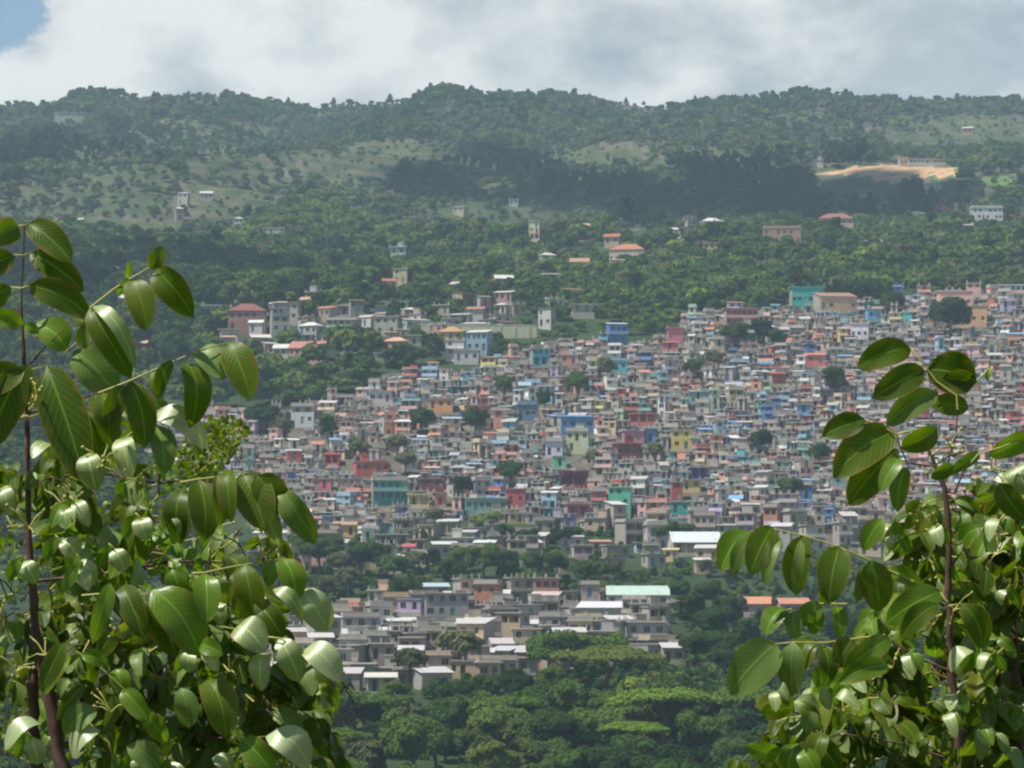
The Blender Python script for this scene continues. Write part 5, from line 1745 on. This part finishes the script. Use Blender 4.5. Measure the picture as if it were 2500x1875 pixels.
# topmost pairs
spray(plant_a, 5.5, [[(59, 552), (71, 546)], [(59, 552), (44, 550)], [(56, 624), (76, 618)], [(56, 624), (34, 622)], [(52, 704), (72, 697)], [(52, 704), (26, 700)]],
      [(70, 546, 176, 640, 66, 'f'), (74, 618, 204, 712, 62, 'f'), (70, 697, 222, 778, 66, 'f'),
       (44, 552, -22, 590, 60, 'f'), (34, 624, -40, 668, 60, 'f'), (26, 702, -50, 752, 58, 'f')], rg)
spray(plant_a, 5.42, [[(220, 752), (275, 708), (312, 684), (362, 655), (385, 640)]],
      [(222, 748, 320, 925, 64, ''), (318, 682, 357, 808, 64, 'f'), (366, 656, 398, 603, 40, ''), (384, 654, 472, 775, 76, ''), (310, 678, 314, 638, 16, 'y'), (312, 680, 286, 722, 22, 'y'), (228, 748, 330, 900, 36, 's')], rg)
spray(plant_a, 5.6, [[(160, 860), (190, 835), (215, 800)], [(57, 795), (95, 815)]],
      [(163, 855, 86, 790, 74, 'y'), (57, 792, -25, 768, 44, 'y'), (60, 795, 96, 812, 26, 'y'), (180, 858, 282, 965, 98, 'p'), (205, 800, 190, 770, 30, ''), (200, 850, 240, 780, 40, 'p')], rg)
spray(plant_a, 5.45, [[(240, 960), (315, 931), (372, 905), (420, 884), (480, 858), (556, 836)]],
      [(318, 930, 352, 1095, 66, 'f'), (392, 900, 388, 975, 40, 'y'), (418, 880, 386, 972, 34, ''), (450, 884, 464, 1045, 68, ''), (482, 858, 548, 928, 66, 'py'), (556, 836, 612, 978, 72, 'f'), (300, 940, 262, 1045, 50, ''), (250, 960, 268, 1090, 60, '')], rg)
spray(plant_a, 5.5, [[(63, 900), (75, 892)], [(66, 905), (115, 893)], [(64, 950), (48, 960)], [(66, 975), (98, 968)], [(68, 1015), (44, 1020)], [(68, 1020), (105, 1010)]],
      [(72, 892, -18, 1092, 92, 'f'), (115, 893, 208, 1182, 104, 'f'), (60, 905, -60, 960, 70, ''), (205, 1000, 240, 1150, 60, '')], rg)
spray(plant_a, 5.48, [[(372, 1012), (306, 1070), (218, 1107)]],
      [(368, 1014, 508, 1096, 62, 'ps'), (375, 1038, 400, 1162, 60, 'p'), (305, 1068, 320, 1168, 52, 's'), (217, 1106, 234, 1200, 62, 's')], rg)
spray(plant_a, 5.45, [[(-20, 1180), (6, 1190)]], [(6, 1190, 30, 1260, 44, 's'), (-10, 1190, -30, 1270, 44, ''), (2, 1192, 40, 1230, 36, 's')], rg)
spray(plant_a, 5.4, [[(440, 1178), (484, 1170), (528, 1165), (575, 1150), (620, 1160)]],
      [(484, 1172, 500, 1322, 74, 'f'), (528, 1160, 538, 1285, 46, ''), (560, 1146, 565, 1275, 48, ''), (592, 1156, 648, 1296, 90, 'f'), (628, 1160, 694, 1252, 76, 'f'), (690, 1190, 772, 1328, 64, 'p'), (650, 1215, 680, 1332, 46, 's'), (425, 1248, 456, 1312, 36, 's'), (450, 1190, 440, 1330, 60, '')], rg)
spray(plant_a, 5.38, [[(470, 1400), (500, 1398), (560, 1385), (600, 1378), (690, 1365)]],
      [(500, 1402, 506, 1522, 60, 'y'), (536, 1412, 552, 1474, 42, 'p'), (598, 1378, 613, 1524, 68, ''), (690, 1364, 724, 1468, 62, 'y'), (686, 1366, 654, 1432, 40, 'p'), (668, 1438, 738, 1512, 36, 's'), (734, 1440, 802, 1542, 72, 'ps'), (640, 1460, 640, 1530, 34, 'p'), (640, 1480, 690, 1560, 60, '')], rg)
spray(plant_a, 5.36, [[(200, 1454), (270, 1448), (320, 1452), (372, 1452)]],
      [(372, 1440, 488, 1602, 102, 'y'), (330, 1452, 428, 1602, 92, ''), (268, 1424, 226, 1572, 44, 'y'), (300, 1430, 350, 1560, 60, ''), (420, 1390, 440, 1450, 50, 'y')], rg)
spray(plant_a, 5.34, [[(540, 1530), (575, 1536), (645, 1592)], [(650, 1555), (682, 1558), (742, 1588)]],
      [(574, 1534, 648, 1592, 76, 's'), (646, 1594, 640, 1688, 50, 's'), (682, 1558, 732, 1664, 62, 's'), (742, 1588, 834, 1664, 66, 'pys'), (490, 1575, 545, 1600, 40, 'y'), (500, 1590, 530, 1640, 34, 's')], rg)
spray(plant_a, 5.36, [[(560, 1806), (590, 1804), (650, 1798)]],
      [(650, 1798, 756, 1876, 78, 'ps'), (592, 1804, 668, 1896, 62, 'y'), (505, 1660, 552, 1802, 78, ''), (442, 1680, 462, 1778, 52, 'p'), (520, 1850, 570, 1890, 40, 's')], rg)
spray(plant_a, 5.4, [[(185, 1590), (240, 1625), (300, 1680), (355, 1728)], [(225, 1780), (265, 1812), (275, 1850)]],
      [(200, 1600, 264, 1624, 36, 'y'), (280, 1634, 302, 1694, 46, 'y'), (300, 1684, 362, 1762, 50, 'y'), (356, 1730, 408, 1812, 46, 'y'), (100, 1768, 12, 1832, 44, 'ps'), (236, 1728, 160, 1802, 60, 'p'), (246, 1784, 178, 1852, 56, 'ps'), (155, 1570, 100, 1690, 46, ''), (170, 1600, 105, 1700, 30, 'y'), (210, 1670, 140, 1760, 30, ''), (310, 1820, 400, 1890, 60, 'p')], rg)
for gx_, gy_ in [(165, 1240), (185, 1225), (150, 1320), (200, 1365), (190, 1395), (280, 1340), (60, 1370), (345, 1265), (470, 1590), (620, 1460), (540, 1470), (330, 1850), (420, 1860), (80, 1800)]:
    spray(plant_a, 5.42, [[(gx_ - 14, gy_ - 12), (gx_, gy_)]], [(gx_, gy_, gx_ + rg.uniform(-10, 40), gy_ + rg.uniform(40, 75), rg.uniform(34, 52), 's'), (gx_ - 8, gy_ - 8, gx_ - 40, gy_ + 50, 30, 'y')], rg)
# the darker inner growth
POLYA = [(-40, 900), (60, 900), (200, 920), (300, 1000), (380, 1110), (480, 1190), (600, 1230), (690, 1390), (700, 1480), (720, 1580), (690, 1700), (700, 1780), (640, 1890), (-40, 1890)]
n = 0
while n < 74:
    px, py = rg.uniform(-40, 720), rg.uniform(900, 1950)
    if not bool(inpoly(POLYA, px, py - 30)):
        continue
    wild_spray(plant_a, px, py, rg.uniform(5.6, 6.5), rg.uniform(-0.6, 3.7), rg.uniform(70, 150), rg.choice([2, 3, 3]), rg.choice([rg.uniform(45, 80), rg.uniform(60, 110)]), rg, mat=1 if rg.random() < 0.15 else 0)
    n += 1
# fruit stalks
for px, py in [(90, 965), (150, 1230), (250, 1130), (170, 1240), (300, 1170), (70, 1290), (270, 1740), (300, 1560), (560, 1640), (40, 1640), (110, 1600)]:
    l = LeafMB()
    o = at(px, py, 5.45)
    for q in range(5):
        e = o + Vector((rg.uniform(-0.03, 0.03), rg.uniform(-0.02, 0.02), rg.uniform(-0.01, 0.035)))
        l.tube([o, (o + e) / 2 + Vector((0, 0, 0.004)), e], [0.0014, 0.0012, 0.001], 5)
        l.berry(e, rg.uniform(0.002, 0.0034))
    l.build('fruit_stalk', plant_a)
Off(plant_a).fix()

# the finer-leaved shrub mixed in behind it
b2 = at(560, 1875, 6.9)
shrub = link('fine_leaved_shrub', None, None, (b2.x, 6.9, float(Hgt(b2.x, 6.9))))
tag(shrub, 'shrub with tiny crowded leaves poking out behind the large-leaved sapling', 'shrub')
gp = ground_pts(560, 6.9)
stem_part(shrub, 'stem', [(500, 1060), (500, 1200), (520, 1500), (555, 1875), (560, gp[1])], [3, 5, 8, 11, 16], 6.9)
stem_part(shrub, 'branch', [(530, 1600), (640, 1640), (760, 1650)], [5, 4, 2], 6.9)
for (cx, cy, rx, ry, n) in [(515, 1090, 62, 62, 240), (560, 1060, 40, 36, 110), (450, 1150, 70, 50, 160), (760, 1670, 75, 60, 260), (690, 1720, 100, 80, 300), (620, 1660, 80, 60, 200), (800, 1640, 30, 30, 60), (330, 1300, 120, 120, 200), (120, 1350, 120, 200, 260), (60, 1720, 90, 130, 260), (680, 1820, 60, 60, 160)]:
    l = LeafMB()
    NU_, NV_ = NU, NV
    NU, NV = 3, 2
    for q in range(n):
        a, rr_ = rg.uniform(0, 6.28), math.sqrt(rg.random())
        o = at(cx + math.cos(a) * rx * rr_, cy + math.sin(a) * ry * rr_, 6.9 + rg.uniform(-0.25, 0.25))
        dr = Vector((rg.gauss(0, 1), rg.gauss(0, 1), rg.gauss(0.3, 1))).normalized()
        ll = rg.uniform(0.010, 0.019)
        l.leaf(o, o + dr * ll, ll * 0.55, roll=rg.uniform(-1, 1), mat=1 if rg.random() < 0.3 else 0, pale=FLIP, rr=rg)
        if q % 8 == 0:
            l.tube([o, o - dr * 0.05], [0.0009, 0.0012], 4, 3 if q % 16 else 2)
    NU, NV = NU_, NV_
    l.build('twig_foliage', shrub)
Off(shrub).fix()

# right-hand saplings
b3 = at(2342, 1875, 5.6)
plant_b = link('broadleaf_sapling', None, None, (b3.x, 5.6, float(Hgt(b3.x, 5.6))))
tag(plant_b, 'leafy sapling with a straight brown stem and drooping sprigs beside the right edge', 'sapling', 'saplings in front of the view')
gp = ground_pts(2345)
stem_part(plant_b, 'stem', [(2265, 1095), (2285, 1140), (2306, 1190), (2315, 1250), (2316, 1460), (2326, 1656), (2342, 1875), (2352, gp[1])], [3, 4.5, 6, 7.5, 9, 11, 13, 18])
stem_part(plant_b, 'branch', [(2310, 1200), (2331, 1205), (2354, 1148), (2390, 1108)], [5, 5, 4, 2.5])
stem_part(plant_b, 'branch', [(2300, 1180), (2320, 1110), (2335, 1060), (2338, 1000)], [5, 4, 3.5, 2.5])
stem_part(plant_b, 'branch', [(2285, 1140), (2215, 1130), (2195, 1085), (2190, 1050)], [4, 3.4, 3, 2.5])
stem_part(plant_b, 'branch', [(2316, 1470), (2240, 1440), (2170, 1400), (2130, 1368)], [5, 4, 3, 2.4], 5.55)
stem_part(plant_b, 'branch', [(2322, 1640), (2250, 1610), (2160, 1560), (2010, 1570)], [6, 4, 3, 2.4], 5.55)
stem_part(plant_b, 'branch', [(2340, 1860), (2200, 1815), (2050, 1790), (1960, 1815)], [6, 4, 3, 2], 5.8)
spray(plant_b, 5.45, [[(2338, 1000), (2335, 965), (2285, 930), (2255, 890), (2222, 848)], [(2335, 965), (2380, 935), (2410, 905), (2420, 895)]],
      [(2224, 852, 2092, 899, 64, 'f'), (2256, 902, 2130, 972, 66, 'f'), (2384, 930, 2262, 902, 96, 'f'), (2290, 958, 2164, 1040, 58, 'p'), (2365, 994, 2270, 984, 50, 'f'), (2410, 930, 2422, 890, 14, 'y'), (2380, 930, 2300, 925, 50, '')], rg)
spray(plant_b, 5.42, [[(2196, 1090), (2190, 1060), (2150, 1040), (2110, 1022)], [(2190, 1060), (2230, 1050), (2285, 1044)]],
      [(2112, 1026, 2006, 1066, 56, 'f'), (2184, 1054, 2033, 1166, 88, 'f'), (2192, 1098, 2072, 1234, 80, 'f'), (2288, 1044, 2200, 1094, 58, ''), (2200, 1120, 2150, 1200, 40, 'y'), (2210, 1140, 2190, 1250, 44, 'y')], rg)
spray(plant_b, 5.5, [[(2354, 1148), (2390, 1108), (2450, 1090), (2520, 1060)]],
      [(2524, 1056, 2414, 1116, 52, 'y'), (2392, 1106, 2316, 1160, 30, 'y'), (2326, 1134, 2274, 1168, 36, ''), (2476, 1140, 2506, 1206, 62, 's'), (2425, 1170, 2480, 1190, 40, 'ps'), (2440, 1180, 2500, 1270, 60, '')], rg)
spray(plant_b, 5.4, [[(2230, 1420), (2165, 1390), (2125, 1368), (2050, 1336), (1962, 1308), (1885, 1290), (1830, 1298)]],
      [(1832, 1298, 1760, 1395, 64, 'y'), (1846, 1300, 1788, 1404, 40, 'p'), (1886, 1288, 1832, 1402, 68, 'f'), (1902, 1310, 1868, 1430, 34, 'p'), (1963, 1306, 1944, 1454, 62, 'f'), (1955, 1320, 1938, 1448, 26, 'p'), (2050, 1334, 2024, 1474, 74, 'f'), (2040, 1350, 2005, 1480, 40, 'p'), (2126, 1368, 2146, 1494, 72, 'f'), (2110, 1380, 2092, 1470, 36, 'p'), (2165, 1390, 2252, 1432, 38, 'y'), (2155, 1268, 2108, 1345, 46, 'y')], rg)
spray(plant_b, 5.38, [[(2312, 1470), (2296, 1446)], [(2316, 1480), (2345, 1474)], [(2300, 1500), (2230, 1530)]],
      [(2298, 1444, 2162, 1522, 66, 'y'), (2346, 1473, 2398, 1584, 62, ''), (2290, 1475, 2200, 1560, 50, ''), (2376, 1590, 2322, 1642, 42, 'ps')], rg)
spray(plant_b, 5.4, [[(2080, 1475), (2000, 1474), (1940, 1485), (1915, 1490)]],
      [(2002, 1474, 1954, 1524, 48, 'y'), (1918, 1488, 1868, 1552, 52, 'y'), (1938, 1490, 1946, 1564, 42, 'p'), (2040, 1480, 2050, 1560, 40, 'y'), (1990, 1480, 1985, 1550, 40, 'y')], rg)
spray(plant_b, 5.36, [[(2160, 1550), (2010, 1570), (1940, 1568), (1892, 1572)]],
      [(1894, 1572, 1782, 1696, 98, 'p'), (1936, 1568, 1934, 1700, 60, 'p'), (1976, 1558, 1944, 1646, 58, ''), (2006, 1576, 2018, 1674, 48, ''), (2168, 1626, 2042, 1668, 48, 'y'), (2172, 1558, 2058, 1642, 54, 'y'), (2080, 1560, 2040, 1630, 60, ''), (1890, 1672, 1925, 1712, 26, 's'), (2040, 1700, 2100, 1730, 30, 's'), (1985, 1735, 1970, 1790, 40, 'p')], rg)
spray(plant_b, 5.36, [[(2060, 1792), (1960, 1815), (1905, 1838)]],
      [(1906, 1840, 1822, 1822, 48, 'y'), (1946, 1815, 1924, 1896, 54, 'y'), (1962, 1830, 1996, 1900, 52, 'y'), (1990, 1800, 2050, 1890, 60, ''), (2010, 1790, 1985, 1870, 50, '')], rg)
POLYB = [(2215, 1250), (2260, 1170), (2400, 1190), (2560, 1200), (2560, 1890), (1900, 1890), (1960, 1790), (2020, 1660), (2120, 1540), (2180, 1430)]
n = 0
while n < 74:
    px, py = rg.uniform(1900, 2560), rg.uniform(1170, 1950)
    if not bool(inpoly(POLYB, px, py - 20)):
        continue
    wild_spray(plant_b, px, py, rg.uniform(5.6, 6.5), rg.uniform(-0.6, 3.7), rg.uniform(60, 120), rg.choice([2, 3]), rg.uniform(55, 100), rg, mat=1 if rg.random() < 0.30 else 0)
    n += 1
for px, py in [(2320, 1090), (2295, 1130), (2250, 1240), (2420, 1150), (2330, 1490), (2440, 1350), (2180, 1630), (2060, 1740)]:
    l = LeafMB()
    o = at(px, py, 5.45)
    for q in range(5):
        e = o + Vector((rg.uniform(-0.03, 0.03), rg.uniform(-0.02, 0.02), rg.uniform(-0.02, 0.03)))
        l.tube([o, (o + e) / 2 + Vector((0, 0, 0.004)), e], [0.0014, 0.0012, 0.001], 5)
        l.berry(e, rg.uniform(0.002, 0.0034))
    l.build('fruit_stalk', plant_b)
for gx_, gy_ in [(2175, 1280), (2190, 1310), (2280, 1290), (2440, 1270), (2455, 1440), (2010, 1680), (1900, 1690), (2330, 1700), (2310, 1745), (2390, 1780), (2420, 1600), (2215, 1600)]:
    spray(plant_b, 5.42, [[(gx_ + 12, gy_ - 12), (gx_, gy_)]], [(gx_, gy_, gx_ + rg.uniform(-35, 30), gy_ + rg.uniform(35, 60), rg.uniform(24, 34), 's'), (gx_ + 6, gy_ - 8, gx_ + 34, gy_ + 40, 26, 'y')], rg)
Off(plant_b).fix()

b4 = at(2490, 1875, 6.0)
plant_c = link('broadleaf_sapling', None, None, (b4.x, 6.0, float(Hgt(b4.x, 6.0))))
tag(plant_c, 'darker sapling with a second stem at the very right edge', 'sapling', 'saplings in front of the view')
gp = ground_pts(2500, 6.0)
stem_part(plant_c, 'stem', [(2480, 1230), (2470, 1375), (2480, 1580), (2492, 1875), (2505, gp[1])], [4, 6, 8, 11, 17], 6.0)
stem_part(plant_c, 'branch', [(2474, 1420), (2430, 1350), (2405, 1310)], [4, 3, 2], 5.95)
n = 0
while n < 30:
    px, py = rg.uniform(2370, 2560), rg.uniform(1200, 1900)
    wild_spray(plant_c, px, py, rg.uniform(5.75, 6.4), rg.uniform(0, 3.3), rg.uniform(60, 120), 2, rg.uniform(70, 110), rg, mat=1 if rg.random() < 0.2 else 0)
    n += 1
Off(plant_c).fix()
